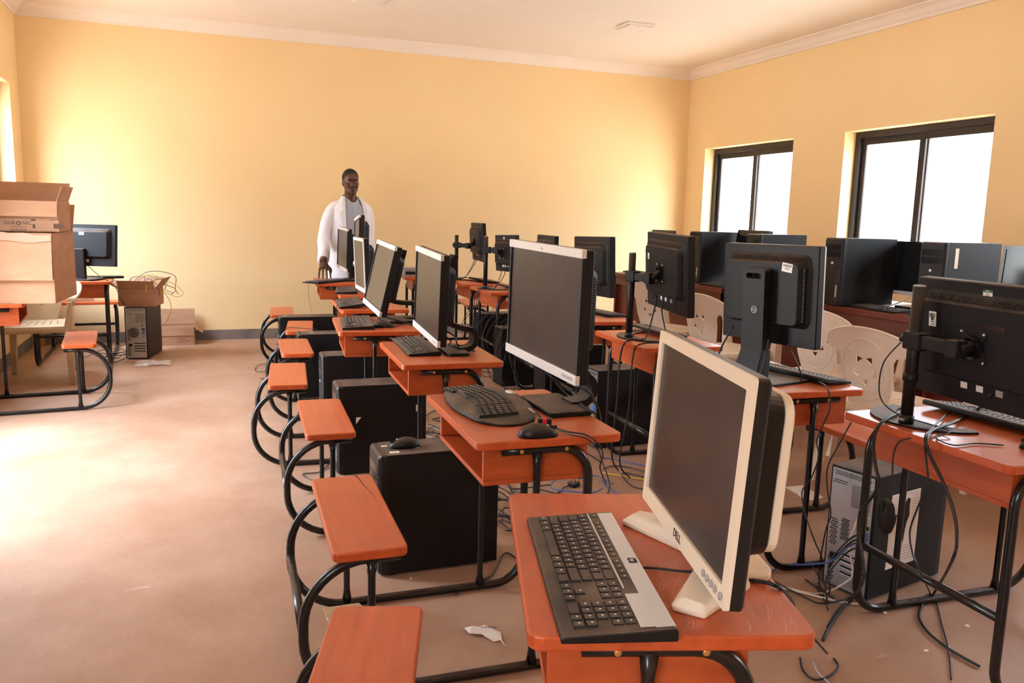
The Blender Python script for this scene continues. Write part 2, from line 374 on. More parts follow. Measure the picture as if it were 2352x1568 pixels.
def buttons(t, A, w, h, y0, n, mt='grey', z=None, dy=.016, r=.004):
    for k in range(n):
        m = MB(); m.lathe([(r,0),(r,.0025),(r*.6,.003)], 12); m.xf(A @ T(-.0035, y0-dy*k, z if z is not None else -h/2+.014) @ rot(y=-PI/2)); m.build('button', M[mt], t)
def hp_badge(t, A, x, y, z, s, face):
    g = MB(); g.box(min(x,x+.0006*(1 if face=='+x' else -1)), max(x,x+.0006*(1 if face=='+x' else -1)), y-s*.9, y+s*.9, z-s*.8, z+s*.8)
    b = g.xf(A).build('badge', M['blkmat'], t)
    sg = 1 if face == '+x' else -1
    ring = MB(); ring.plate(circ(0,0,s*.62,n=24), [circ(0,0,s*.52,n=24)[::-1]], 0, .0008, 0); ring.xf(A @ page(x+.0006*sg, y, z, face)); ring.build('emblem_ring', M['grey'], b)
    text('hp', s*1.05, M['grey'], b, A @ page(x+.0008*sg, y, z+s*.06, face) @ Matrix.Shear('XY', 4, (0,0)) , 'emblem', .0003)
def screen_monitor(x, y, th, pc, ti, ro, w, h, label, group, bf=-.08):
    """black widescreen monitor with silver strips on a folding curved neck (screen towards -x)"""
    t = thing('monitor', (x, y, HD), th, label, 'monitor', group)
    A = panel_frame(*pc, t, ti, ro)
    mon_panel(t, A, w, h, M['blkmat'], M['silver'], 'screen', strips=True, top_b=.024, bot_b=.028, side_b=.012, depth=.034, hump=.04)
    text('hp', .011, M['grey'], t, A @ page(-.0068, 0, h/2-.012, '-x'), 'emblem', .0003)
    MB().box(-.0072, -.006, -w/2+.02, -w/2+.09, -h/2+.009, -h/2+.018).xf(A).build('button', M['grey'], t)
    MB().prism(rr(bf, .085, -.13, .13, .015), 0, .016).build('stand_base', M['dusty'], t, .004)
    c = A @ Vector((.078, 0, -h/2+.085)); d = A @ Vector((.098, 0, h*.40))
    p = [(.055,.012),(.075,.012)] + arc(.088, .060, .046, -90, 62, 10) + [((.108+c.x)/2+.004, (.100+c.z-.03)/2+.002), (c.x+.004, c.z-.012), (c.x, c.z+.04), ((c.x+d.x)/2, (c.z+d.z)/2), (d.x-.004, d.z-.02), (d.x+.006, d.z+.022)]
    q = smooth([(a, b, 0) for a, b in p], 3)
    MB().ribbon([(v.x, v.y) for v in q], .022, .078).build('stand_neck', M['dusty'], t, .005)
    return t
def pole_monitor(pole, th, pc, ti, ro, w, h, arm_z, top_z, label, group, detail=True, knob=True):
    """monitor seen from behind, hung on a desk pole with a crescent foot (screen towards local -x)"""
    t = thing('monitor', (pole[0], pole[1], HD), th, label, 'monitor', group)
    A = panel_frame(*pc, t, ti, ro) @ T(-.03, 0, 0)
    ho = mon_panel(t, A, w, h, M['blkmat'], None, 'scrgloss', depth=.03, hump=.030, vents=detail)
    # pole foot: crescent plate opening towards the screen side
    out = circ(-.14, -.05, .18, n=40); k = [p for p in out if p[0] > -.155]
    k.sort(key=lambda p: math.atan2(p[1]+.05, p[0]+.14))
    inn = circ(-.20, -.05, .152, n=40); j = [p for p in inn if p[0] > -.155]; j.sort(key=lambda p: -math.atan2(p[1]+.05, p[0]+.20))
    MB().prism(k+j, .0005, .006).build('foot_plate', M['dusty'], t)
    tz = top_z-HD
    po = MB().tube([(0,0,.006),(0,0,tz)], .0175, 18).build('pole', M['blk'], t)
    MB().lathe([(.0155,tz-.001),(.0178,tz),(.0165,tz+.004),(.010,tz+.005)], 18).build('pole_cap', M['grey'], po)
    MB().lathe([(.0185,.006),(.0215,.008),(.0215,.03),(.0185,.032)], 18).build('foot_collar', M['blk'], po)
    az = arm_z-HD
    v = A @ Vector((.062, 0, 0)); v2 = Vector((v.x, v.y, v.z))
    e = Vector((v.x+.045, v.y, az)); d = (e-Vector((0,0,az))); L = d.length; u = d.normalized()
    ang = math.atan2(u.y, u.x); F = T(0,0,az) @ rot(z=ang)
    c = MB(); c.box(-.024, .042, -.022, .022, -.026, .026); c.box(-.036,-.024,-.012,.012,-.02,.02); c.xf(F); cl = c.build('pole_clamp', M['blkmat'], t, .004)
    if knob: MB().lathe([(.006,0),(.012,.004),(.012,.014),(.006,.018)], 10).xf(F @ T(-.036,0,0) @ rot(y=-PI/2)).build('clamp_knob', M['blk'], cl)
    a = MB()
    a.box(.036, L-.02, -.016, .016, -.019, .019); a.box(L-.03, L+.012, -.02, .02, -.026, .026); a.xf(F); a.tube([e, v2], .019, 14); a.build('arm', M['blk'], t, .003)
    g = MB(); g.plate(circ(0,0,.034,n=24), [circ(0,0,.026,n=24)[::-1]], .0, .010, 0); g.xf(A @ T(.066,0,0) @ rot(y=PI/2)); g.build('swivel_ring', M['blkgloss'], t)
    vs = MB()
    for s in (-1,1): vs.prism(rr(-.060,.060,-.011,.011,.01), .060, .063, 0, A @ rot(x=s*PI/4) , False, 'x')
    vp = vs.build('mount_plate', M['blk'], t)
    for sy in (-1,1):
        for sz in (-1,1): MB().ell((0,0,0), .0045,.0045,.0045, 10, 6).xf(A @ T(.064, sy*.0395, sz*.0395)).build('screw', M['steel'], vp)
    z = -h/2+h*.15
    MB().box(.0295, .0325, -w*.33, w*.25, z-.018, z+.018).xf(A).build('port_recess', M['hole'], ho)
    for y, m in ((-.05,'label'),(.0,'label'),(.06,'grey')):
        MB().box(.0325, .0332, y*w/.45-.012, y*w/.45+.012, z-.009, z+.009).xf(A).build('label_sticker', M[m], ho)
    return t, A, ho
# ---------------------------------------------------------------- keyboards and mice
def key_rows(m, x0, L, kx, ky, hgt, tilt, cols, mi=0, y0=0, gap=.0014, wide=None, base=0.0):
    """frustum keycaps; rows run along y, the row index along x (x grows away from the typist)"""
    for r, row in enumerate(cols):
        y = y0
        for wk in row:
            if wk > 0:
                a = wk*ky-gap; x1 = x0+r*kx; z = base+hgt*0+tilt*(x1); ii = .0020
                b0, b1, c0, c1 = x1, x1+kx-gap, y-a, y
                m.add([(b0,c0,z),(b1,c0,z),(b1,c1,z),(b0,c1,z),(b0+ii,c0+ii,z+hgt),(b1-ii*.6,c0+ii,z+hgt),(b1-ii*.6,c1-ii,z+hgt),(b0+ii,c1-ii,z+hgt)],
                      [(0,3,2,1),(4,5,6,7),(0,1,5,4),(1,2,6,5),(2,3,7,6),(3,0,4,7)], mi)
                if wk < 1.3: m.box(b0+kx*.46, b0+kx*.62, c1-a*.48, c1-a*.32, z+hgt, z+hgt+.0003, 1)
            y -= abs(wk)*ky
MAIN = [[1.25,1.25,1.25,6,1.25,1.25,1.25,1.5],[2.3]+[1]*10+[2.7],[1.75]+[1]*11+[2.25],[1.5]+[1]*12+[1.5],[1]*13+[2]]
NAV = [[1,1,1],[-1,1,-1],[-1,-1,-1],[1,1,1],[1,1,1]]
NUM = [[2,1,1],[1,1,1,1],[1,1,1],[1,1,1,1],[1,1,1,1]]
FN = [[1,-1,1,1,1,1,-.5,1,1,1,1,-.5,1,1,1,1]]
def keyboard(x, y, th, z, label, group, W=.158, L=.450, style='plain', feet=False, dust=True):
    """typist at local -x; local y runs along the length (left end at +y)"""
    t = thing('keyboard', (x, y, z), th, label, 'keyboard', group)
    tl = .10 if feet else .035; h0 = .012; mk = M['dusty'] if dust else M['blkmat']
    def prof(yy, x0=-W/2, x1=W/2): return [(x0,yy,.001),(x0,yy,h0*.75),(x0+.004,yy,h0),(x1-.006,yy,h0+W*tl+.004),(x1,yy,h0+W*tl),(x1,yy,.001+(W*tl*.9 if feet else 0))]
    c = MB(); c.loft([prof(-L/2), prof(-L/2+.01), prof(L/2-.01), prof(L/2)][::1]); c.build('case', mk, t, .003)
    U = (L-.030)/22.6; kx = .0188; k = MB(); bz = h0-.002+tl*W/2
    x0 = -W/2+(.018 if style != 'media' else .020)
    key_rows(k, x0, L, kx, U, .0070, tl, MAIN, 0, L/2-.012, base=bz)
    key_rows(k, x0, L, kx, U, .0070, tl, NAV, 0, L/2-.012-15.3*U, base=bz)
    key_rows(k, x0, L, kx, U, .0070, tl, NUM, 0, L/2-.012-18.6*U, base=bz)
    key_rows(k, x0+5*kx+.006, L, kx*.85, U, .0065, tl, FN, 0, L/2-.012, base=bz)
    k.build('keys', [M['keys'], M['keyprint']], t)
    if style == 'media':
        zz = lambda xx: h0+.0045+tl*(xx+W/2)
        s = MB(); a, b = x0+5*kx+.0015, x0+5*kx+.0045
        s.add([(a,L/2-.01,zz(a)),(b,L/2-.01,zz(b)),(b,-L/2+.13,zz(b)),(a,-L/2+.13,zz(a))], [(0,3,2,1)])
        a, b = x0+6*kx+.004, W/2-.003
        q = [(a,zz(a)),(b,zz(b))]
        s.add([(a,-L/2+.008,zz(a)),(b,-L/2+.008,zz(b)),(b,L/2-.008,zz(b)),(a,L/2-.008,zz(a)),(a,-L/2+.008,zz(a)-.003),(b,-L/2+.008,zz(b)-.003),(b,L/2-.008,zz(b)-.003),(a,L/2-.008,zz(a)-.003)],
              [(0,1,2,3),(4,7,6,5),(0,4,5,1),(1,5,6,2),(2,6,7,3),(3,7,4,0)])
        a2, b2 = x0+5*kx, x0+6*kx+.004
        s.add([(a2,-L/2+.008,zz(a2)+.0005),(b2,-L/2+.008,zz(b2)+.0005),(b2,-L/2+.110,zz(b2)+.0005),(a2,-L/2+.110,zz(a2)+.0005)], [(0,1,2,3)])
        s.build('silver_panel', M['silver'], t)
        MB().box(W/2-.021,W/2-.007,-.010,.008,zz(W/2)-.0012,zz(W/2)+.0006).build('badge', M['ink'], t)
        text('hp', .012, M['silver'], t, T(W/2-.014,-.001,zz(W/2)+.0008) @ rot(z=-PI/2), 'emblem', .0002)
        for dx in (0,.008,.016): MB().lathe([(.0012,0),(.0012,.0006)],8).xf(T(b-.012-dx, -L/2+.06, zz(b-.012-dx))).build('indicator_light', M['label'], t)
    return t
def wave_keyboard(x, y, th, z, label):
    """wide curved keyboard with palm rest"""
    t = thing('keyboard', (x, y, z), th, label, 'keyboard')
    L, n = .50, 36; rings = []
    for k in range(n+1):
        v = k/n*2-1; yy = v*L/2; e = (1-abs(v)**7)**.5
        x0 = -.108-.012*math.cos(v*PI); x1 = .100+.014*math.cos(v*PI*.9); cx = (x0+x1)/2
        x0, x1 = cx+(x0-cx)*max(e,.35), cx+(x1-cx)*max(e,.35); zt = .018+.006*math.cos(v*PI*.8)
        zz = max(e,.4)
        rings.append([(x0,yy,.004),(x0-.003,yy,.009*zz),(x0+.008,yy,.0155*zz),(x0+.05,yy,zt*zz),(cx+.02,yy,(zt+.003)*zz),(x1-.012,yy,(zt+.005)*zz),(x1,yy,(zt-.001)*zz),(x1+.001,yy,.004),(cx,yy,.001)])
    MB().loft(rings, 0, None, True).build('case', M['dusty'], t)
    k = MB()
    for r in range(6):
        xr = -.078+r*.0205; m = 15
        for i in range(m+5):
            gapd = .010 if i >= m else 0
            yy = .215-i*.0198-gapd-(.004 if i >= 7 and i < m else 0)
            if yy < -.235: continue
            if r == 0 and 4 <= i <= 9:
                if i != 4: continue
                a, b = yy, yy-.115
            else: a, b = yy, yy-.0185
            v = (a+b)/L; dx = .016*math.cos(v*PI) if i < m else .012*math.cos(v*PI); z0 = .0205+.0045*math.cos(v*PI*.8)+.0008*r
            b0, b1 = xr+dx, xr+dx+.0185; ii = .002
            k.add([(b0,b,z0-.006),(b1,b,z0-.006),(b1,a,z0-.006),(b0,a,z0-.006),(b0+ii,b+ii,z0+.0035),(b1-ii,b+ii,z0+.0035),(b1-ii,a-ii,z0+.0035),(b0+ii,a-ii,z0+.0035)],
                  [(0,3,2,1),(4,5,6,7),(0,1,5,4),(1,2,6,5),(2,3,7,6),(3,0,4,7)])
    k.build('keys', M['keys'], t)
    for yy, rx in ((.125,.009),(.108,.008),(.02,.006),(.0,.006),(-.02,.006),(-.04,.006)):
        MB().ell((.093+.008*math.cos(yy*6), yy, .0275), rx*.8, rx, .004, 12, 6).build('media_button', M['blk'], t)
    MB().ell((.094, .068, .0275), .014, .026, .005, 20, 6).build('play_button', M['silver'], t)
    text('Microsoft', .013, M['keyprint'], t, T(.080,-.175,.0255) @ rot(z=-PI/2) @ rot(x=.02), 'lettering', .0002)
    return t
def mouse(x, y, th, z, label, mt='blk', W=.060, L=.112, H=.036, glow=False):
    """buttons towards local +x"""
    t = thing('mouse', (x, y, z), th, label, 'mouse')
    rings = []
    for k in range(13):
        u = k/12; xx = -L/2+L*u; w = W/2*(max(.04,1-abs(2*u-1)**3.2))**.5*(.94+.06*math.cos((u-.3)*5)); hh = H*max(.10, math.sin(PI*min(1,(u*.80+.14)))**.8)*(1 if u < .95 else .8)
        if u == 0: hh = H*.18
        rings.append([(xx, w*math.cos(PI*j/10), .001+hh*math.sin(PI*j/10)**.75) for j in range(11)])
    bd = MB().loft(rings, 0, None, True).build('body', M[mt], t)
    MB().box(L*.05, L*.48, -.0006, .0006, H*.5, H*.78).build('button_gap', M['hole'], t)
    MB().tube([(L*.24,-.0035,H*.76),(L*.24,.0035,H*.76)], .005, 12).build('scroll_wheel', M['grey'], t)
    if glow: MB().ell((-L*.46,0,.007), .004,.012,.004, 10, 6).build('tail_light', M['red'], t)
    return t

# ---------------------------------------------------------------- computer towers
def tower(x, y, th, z, label, group, rear=False, front=True, stickers=(), top='dusty', plain=True, H=.448, W=.178, L=.445, rot_note=0):
    """local: front bezel at -x, rear at +x"""
    t = thing('computer_tower', (x, y, z), th, label, 'computer tower', group)
    b = MB(); b.prism(rr(-L/2+.03, L/2, -W/2, W/2, .004), .008, H); b.build('case', M['dusty'], t, .003)
    for sx in (-1,1):
        for sy in (-1,1): MB().box(sx*.17-.012, sx*.17+.012, sy*.065-.012, sy*.065+.012, 0, .010).build('foot', M['blk'], t)
    f = MB(); f.loft([[(-L/2+.032,a,c) for a,c in rr(-W/2,W/2,.004,H,.010)],[(-L/2+.010,a,c) for a,c in rr(-W/2,W/2,.004,H,.012)],[(-L/2,a,c) for a,c in rr(-W/2+.010,W/2-.010,.012,H-.008,.012)]])
    fb = f.build('front_bezel', M['blk'], t)
    for zz in (H-.06, H-.105): MB().box(-L/2-.0015,-L/2+.004,-W/2+.018,W/2-.018,zz-.019,zz+.019).build('drive_bay', M['blkgloss'], fb)
    MB().lathe([(.009,0),(.009,.003),(.004,.004)], 14).xf(T(-L/2,.0,H-.165) @ rot(y=-PI/2)).build('power_button', M['silver'], fb)
    MB().box(-L/2-.001,-L/2+.003,-.06,-.045,.06,.14).build('front_ports', M['grey'], fb)
    if rear: rear_panel(t, H, W, L)
    for (face, u, v, w, h) in stickers:            # ('t',x,y) top ; ('n',x,z) -y side
        m = MB()
        if face == 't': m.box(u-w/2,u+w/2,v-h/2,v+h/2,H,H+.0006); m.box(u-w*.3,u+w*.3,v-h*.12,v+h*.12,H+.0006,H+.0008,1)
        else: m.box(u-w/2,u+w/2,-W/2-.0006,-W/2,v-h/2,v+h/2)
        m.build('label_sticker', [M['label'], M['grey']], t)
    return t
def rear_panel(t, H, W, L):
    x = L/2; r = MB(); o = rr(-W/2+.008, W/2-.008, .014, H-.008, .004); r.prism(o, x, x+.002, 0, None, False, 'x')
    rp = r.build('rear_panel', M['steel'], t)
    def grid(y0,y1,z0,z1,n,mz,s):
        g = MB()
        for i in range(n):
            for j in range(mz):
                yy = y0+(y1-y0)*(i+.5+(.25 if j % 2 else -.25))/n; zz = z0+(z1-z0)*(j+.5)/mz
                g.prism([(yy+s*math.cos(k*PI/3), zz+s*math.sin(k*PI/3)) for k in range(6)], x+.0018, x+.0026, 0, None, False, 'x')
        return g.build('vent_holes', M['hole'], rp)
    grid(-.07,.07,H-.032,H-.014,16,3,.0026); grid(.0,.075,H-.13,H-.05,16,16,.0016)
    grid(-.075,-.02,H-.062,H-.046,8,2,.0025); grid(-.03,.0,.19,.27,4,10,.0035); grid(-.072,-.045,.16,.26,3,11,.0035); grid(-.072,-.046,.03,.12,3,10,.0035)
    # fan grille
    g = MB(); g.prism(circ(-.038,.235,.040,n=24), x+.0016,x+.0028,0,None,False,'x'); 
    for q in (('green',.066,.288),('purple',.066,.301)): MB().lathe([(.006,0),(.006,.005),(.003,.005),(.003,.001)],12).xf(T(x+.002,q[1]-.012,q[2]) @ rot(y=PI/2)).build('round_port', M[q[0]], rp)
    for z, c, h in ((.262,'hole',.012),(.240,'blue',.014),(.224,'blue',.012),(.200,'grey',.014)): MB().box(x+.002,x+.008,.048,.072,z-h/2,z+h/2).build('port', M[c], rp)
    for z in (.150,.128,.106,.084,.062): MB().box(x+.002,x+.0035,-.02,.072,z-.006,z+.006).build('slot_cover', M['steel'], rp)
    for z in (.139,.117,.095,.073): MB().box(x+.0019,x+.0026,-.02,.072,z-.004,z+.004).build('slot_gap', M['hole'], rp)
    for (yy,zz) in ((.075,H-.02),(.075,.30),(.075,.05),(-.075,H-.02),(-.03,H-.075)): MB().ell((x+.002,yy,zz),.003,.003,.003,8,5).build('screw', M['steel'], rp)
    MB().box(x+.002,x+.012,-.060,-.035,.115,.135).build('power_socket', M['hole'], rp)

# ---------------------------------------------------------------- cables and cords
def cable(pts, r, mt, label, group=None, name='cable', n=6, plug=None):
    q = smooth(pts, n)
    for v in q: v.z = max(v.z, r+.0015)
    if plug:
        t = thing(name, tuple(q[0]), 0, label, 'cable', group); o = Vector(q[0])
        MB().tube([p-o for p in q], r, 6).build('cord', M[mt], t)
        d = (q[0]-q[1]).normalized(); m = MB()
        m.tube([Vector((0,0,0))-d*.002, d*.012, d*.030, d*.034], [r*1.2, r*2.6, r*2.8, r*2], 8); m.build('connector', M['blk' if mt != 'whitecable' else 'white'], t)
        m = MB(); m.tube([d*.034, d*.044], r*1.5, 8); m.build('pins', M['steel'], t)
        return t
    return tag(MB().tube(q, r, 6).build(name, M[mt]), label, 'cable', group)

# ---------------------------------------------------------------- cartons
def carton(x, y, th, z, w, d, h, label, group=None, flaps=(), wall=.005, lines=(), taped=False, closed=False, mt='card'):
    """local: w along x, d along y, open on top unless closed; flaps: (side, angle, length)"""
    t = thing('carton', (x, y, z), th, label, 'carton', group)
    b = MB(); b.box(-w/2,w/2,-d/2,d/2,0,wall)
    b.box(-w/2,w/2,-d/2,-d/2+wall,wall,h); b.box(-w/2,w/2,d/2-wall,d/2,wall,h); b.box(-w/2,-w/2+wall,-d/2+wall,d/2-wall,wall,h); b.box(w/2-wall,w/2,-d/2+wall,d/2-wall,wall,h)
    if closed: b.box(-w/2,w/2,-d/2,d/2,h,h+wall)
    b.build('body', M[mt], t, .0015)
    for side, a, l in flaps:
        f = MB()
        if side in 'ns': f.box(-w/2+.003,w/2-.003,0,l,0,wall*.8)
        else: f.box(-d/2+.003,d/2-.003,0,l,0,wall*.8)
        R = {'n': T(0,d/2-wall,h), 's': T(0,-d/2+wall,h) @ rot(z=PI), 'e': T(w/2-wall,0,h) @ rot(z=-PI/2), 'w': T(-w/2+wall,0,h) @ rot(z=PI/2)}[side] @ rot(x=math.radians(a))
        f.xf(R).build('flap', M[mt], t, .001)
    return t
# ---------------------------------------------------------------- the room
BACK, RIGHT, LEFT, FRONT, CEIL = 8.484, 5.428, -1.506, -2.6, 3.03
WT = .24
MB().box(LEFT-WT, RIGHT+WT, FRONT-WT, BACK+WT, -.12, 0).build('floor', M['floor'])
MB().box(LEFT-WT, RIGHT+WT, FRONT-WT, BACK+WT, CEIL, CEIL+.12).build('ceiling', M['ceil'])
MB().box(LEFT-WT, RIGHT+WT, BACK, BACK+WT, 0, CEIL).build('wall_back', M['wall'])
MB().box(LEFT-WT, RIGHT+WT, FRONT-WT, FRONT, 0, CEIL).build('wall_front', M['wall'])
RWIN = [(6.604,8.110),(4.427,5.917),(2.24,3.74),(.06,1.56)]
LWIN = [(6.60,8.13),(-1.7,-.2)]  # second window is an unseen added opening that brightens the near desks
DOOR = (3.55,5.15)
SILL, HEAD, LHEAD = 1.02, 2.116, 2.30
rect = lambda a,b,c,d: [(a,c),(b,c),(b,d),(a,d)]
w = MB(); w.plate(rect(FRONT,BACK,0,CEIL), [rect(a,b,SILL,HEAD)[::-1] for a,b in RWIN], RIGHT, RIGHT+WT, 0, None, 'x'); w.build('wall_right', M['wall'])
w = MB(); w.plate(rect(FRONT,BACK,0,CEIL), [rect(a,b,SILL,LHEAD)[::-1] for a,b in LWIN]+[rect(*DOOR,.02,2.15)[::-1]], LEFT-WT, LEFT, 0, None, 'x'); w.build('wall_left', M['wall'])
def cornice(name, L, Mx):
    prof = [(0,CEIL),(.105,CEIL),(.10,CEIL-.014),(.082,CEIL-.020),(.060,CEIL-.036),(.040,CEIL-.066),(.020,CEIL-.083),(.016,CEIL-.103),(0,CEIL-.105)]
    m = MB(); m.prism(prof, 0, L, 0, Mx, False, 'y'); return struct(m.build(name, M['ceil']))
cornice('trim_1', RIGHT-LEFT, T(LEFT, BACK, 0) @ rot(z=-PI/2))
cornice('trim_2', BACK-FRONT, T(RIGHT, BACK, 0) @ rot(z=PI))
cornice('trim_3', BACK-FRONT, T(LEFT, FRONT, 0))
for n, a in (('baseboard_back', (LEFT, RIGHT, BACK-.006, BACK, 0, .10)), ('baseboard_left', (LEFT, LEFT+.006, FRONT, BACK, 0, .10)), ('baseboard_right', (RIGHT-.006, RIGHT, FRONT, BACK, 0, .10))):
    struct(MB().box(*a).build(n, M['plinth'], None, .002))
def window(n, side, a, b, head):
    X = RIGHT+.155 if side > 0 else LEFT-.155
    x0, x1 = X-.03, X+.03
    f = MB(); t = .055
    f.plate(rect(a,b,SILL,head), [rect(a+t,b-t,SILL+t,head-t)[::-1]], x0, x1, 0, None, 'x')
    root = struct(f.build('window_%d' % n, M['frame'], None, .004)); mid = (a+b)/2
    for k, (p, q, xo) in enumerate(((a+t-.01, mid+.035, -.012), (mid-.035, b-t+.01, .014))):
        s = MB(); s.plate(rect(p,q,SILL+t-.01,head-t+.01), [rect(p+.06,q-.06,SILL+t+.06,head-t-.06)[::-1]], X+xo-.011, X+xo+.011, 0, None, 'x'); so = s.build('sash', M['frame'], root, .003)
        MB().box(X+xo-.002, X+xo+.002, p+.05, q-.05, SILL+t+.05, head-t-.05).build('glass_pane', M['glass'], so)
    MB().box(RIGHT-.012 if side > 0 else LEFT-.10, RIGHT+.12 if side > 0 else LEFT+.012, a, b, SILL-.001, SILL+.012).build('window_sill', M['wall'], root, .003)
    portal(side, a, b, SILL, head)
def portal(side, a, b, SILL, head):
    l = D.lights.new('daylight_portal', 'AREA'); l.shape = 'RECTANGLE'; l.size = b-a; l.size_y = head-SILL
    l.cycles.is_portal = True
    o = D.objects.new('daylight_portal', l); COL.objects.link(o)
    sgn = 1 if side > 0 else -1
    o.matrix_world = Matrix(((0,0,sgn,(RIGHT+WT+.01) if side > 0 else (LEFT-WT-.01)),(1,0,0,(a+b)/2),(0,sgn,0,(SILL+head)/2),(0,0,0,1)))
for i, (a, b) in enumerate(RWIN): window(i+1, 1, a, b, HEAD)
for i, (a, b) in enumerate(LWIN): window(i+6, -1, a, b, LHEAD)
portal(-1, DOOR[0], DOOR[1], .02, 2.15)
dr = MB(); X = LEFT-.12; dr.plate(rect(DOOR[0],DOOR[1],.0,2.15), [rect(DOOR[0]+.05,DOOR[1]-.05,.001,2.10)[::-1]], X-.05, X+.05, 0, None, 'x'); door = struct(dr.build('door_1', M['frame'], None, .003))
for yh, sg in ((DOOR[0]+.05, 1), (DOOR[1]-.05, -1)):
    MB().box(X-.80, X-.05, yh, yh+sg*.04, .02, 2.09).build('door_leaf', M['frame'], door, .003)
struct(MB().box(-60, 60, -60, 60, -.5, -.3).build('ground', M['concrete']))
# ceiling lamps: square flush fittings
def ceiling_lamp(c, s, th, label):
    t = thing('ceiling_lamp', (c[0], c[1], CEIL), th, label, 'ceiling light', 'square ceiling lamps')
    MB().box(-s/2, s/2, -s/2, s/2, -.022, 0).build('housing', M['lamp'], t, .004)
    MB().box(-s/2+.012, s/2-.012, -s/2+.012, s/2-.012, -.034, -.022).build('diffuser', M['ceil'], t, .006)
    for k in (-1,0,1): MB().ell((s*.30+k*.017, s*.12, -.0345), .004, .004, .0015, 8, 4).build('screw', M['grey'], t)
a, b, c, d = [at(x, y, CEIL-.03) for x, y in ((1422,66),(1448,58),(1493,65),(1468,78))]
ce = (a+b+c+d)/4
ceiling_lamp(ce, .26, math.radians(0), 'small square white ceiling lamp with three screws, near the right cornice')
a, b = at(819,6,CEIL-.03), at(871,14,CEIL-.03)
ceiling_lamp(((a.x+b.x)/2, (a.y+b.y)/2-.125), .26, 0, 'square white ceiling lamp cut by the top edge of the photo')

# world: bright overcast sky over pale ground
wd = D.worlds.new('sky'); SC.world = wd; wd.use_nodes = True; nt = wd.node_tree; N, L = nt.nodes, nt.links
bg = N['Background']; tc = N.new('ShaderNodeTexCoord'); sp = N.new('ShaderNodeSeparateXYZ'); L.new(tc.outputs['Generated'], sp.inputs[0])
cr = N.new('ShaderNodeValToRGB'); e = cr.color_ramp.elements; e[0].position = .47; e[0].color = (.50,.47,.42,1); e[1].position = .53; e[1].color = (.40,.42,.43,1)
for p_, c_ in ((.70,(.90,1.03,1.20,1)), (.92,(1.8,2.12,2.6,1))): e2_ = cr.color_ramp.elements.new(p_); e2_.color = c_
mp = N.new('ShaderNodeMapRange'); mp.inputs[1].default_value = -1; mp.inputs[2].default_value = 1; L.new(sp.outputs['Z'], mp.inputs[0]); L.new(mp.outputs[0], cr.inputs[0]); L.new(cr.outputs[0], bg.inputs[0])
bg.inputs[1].default_value = WORLD_STRENGTH = 4.0

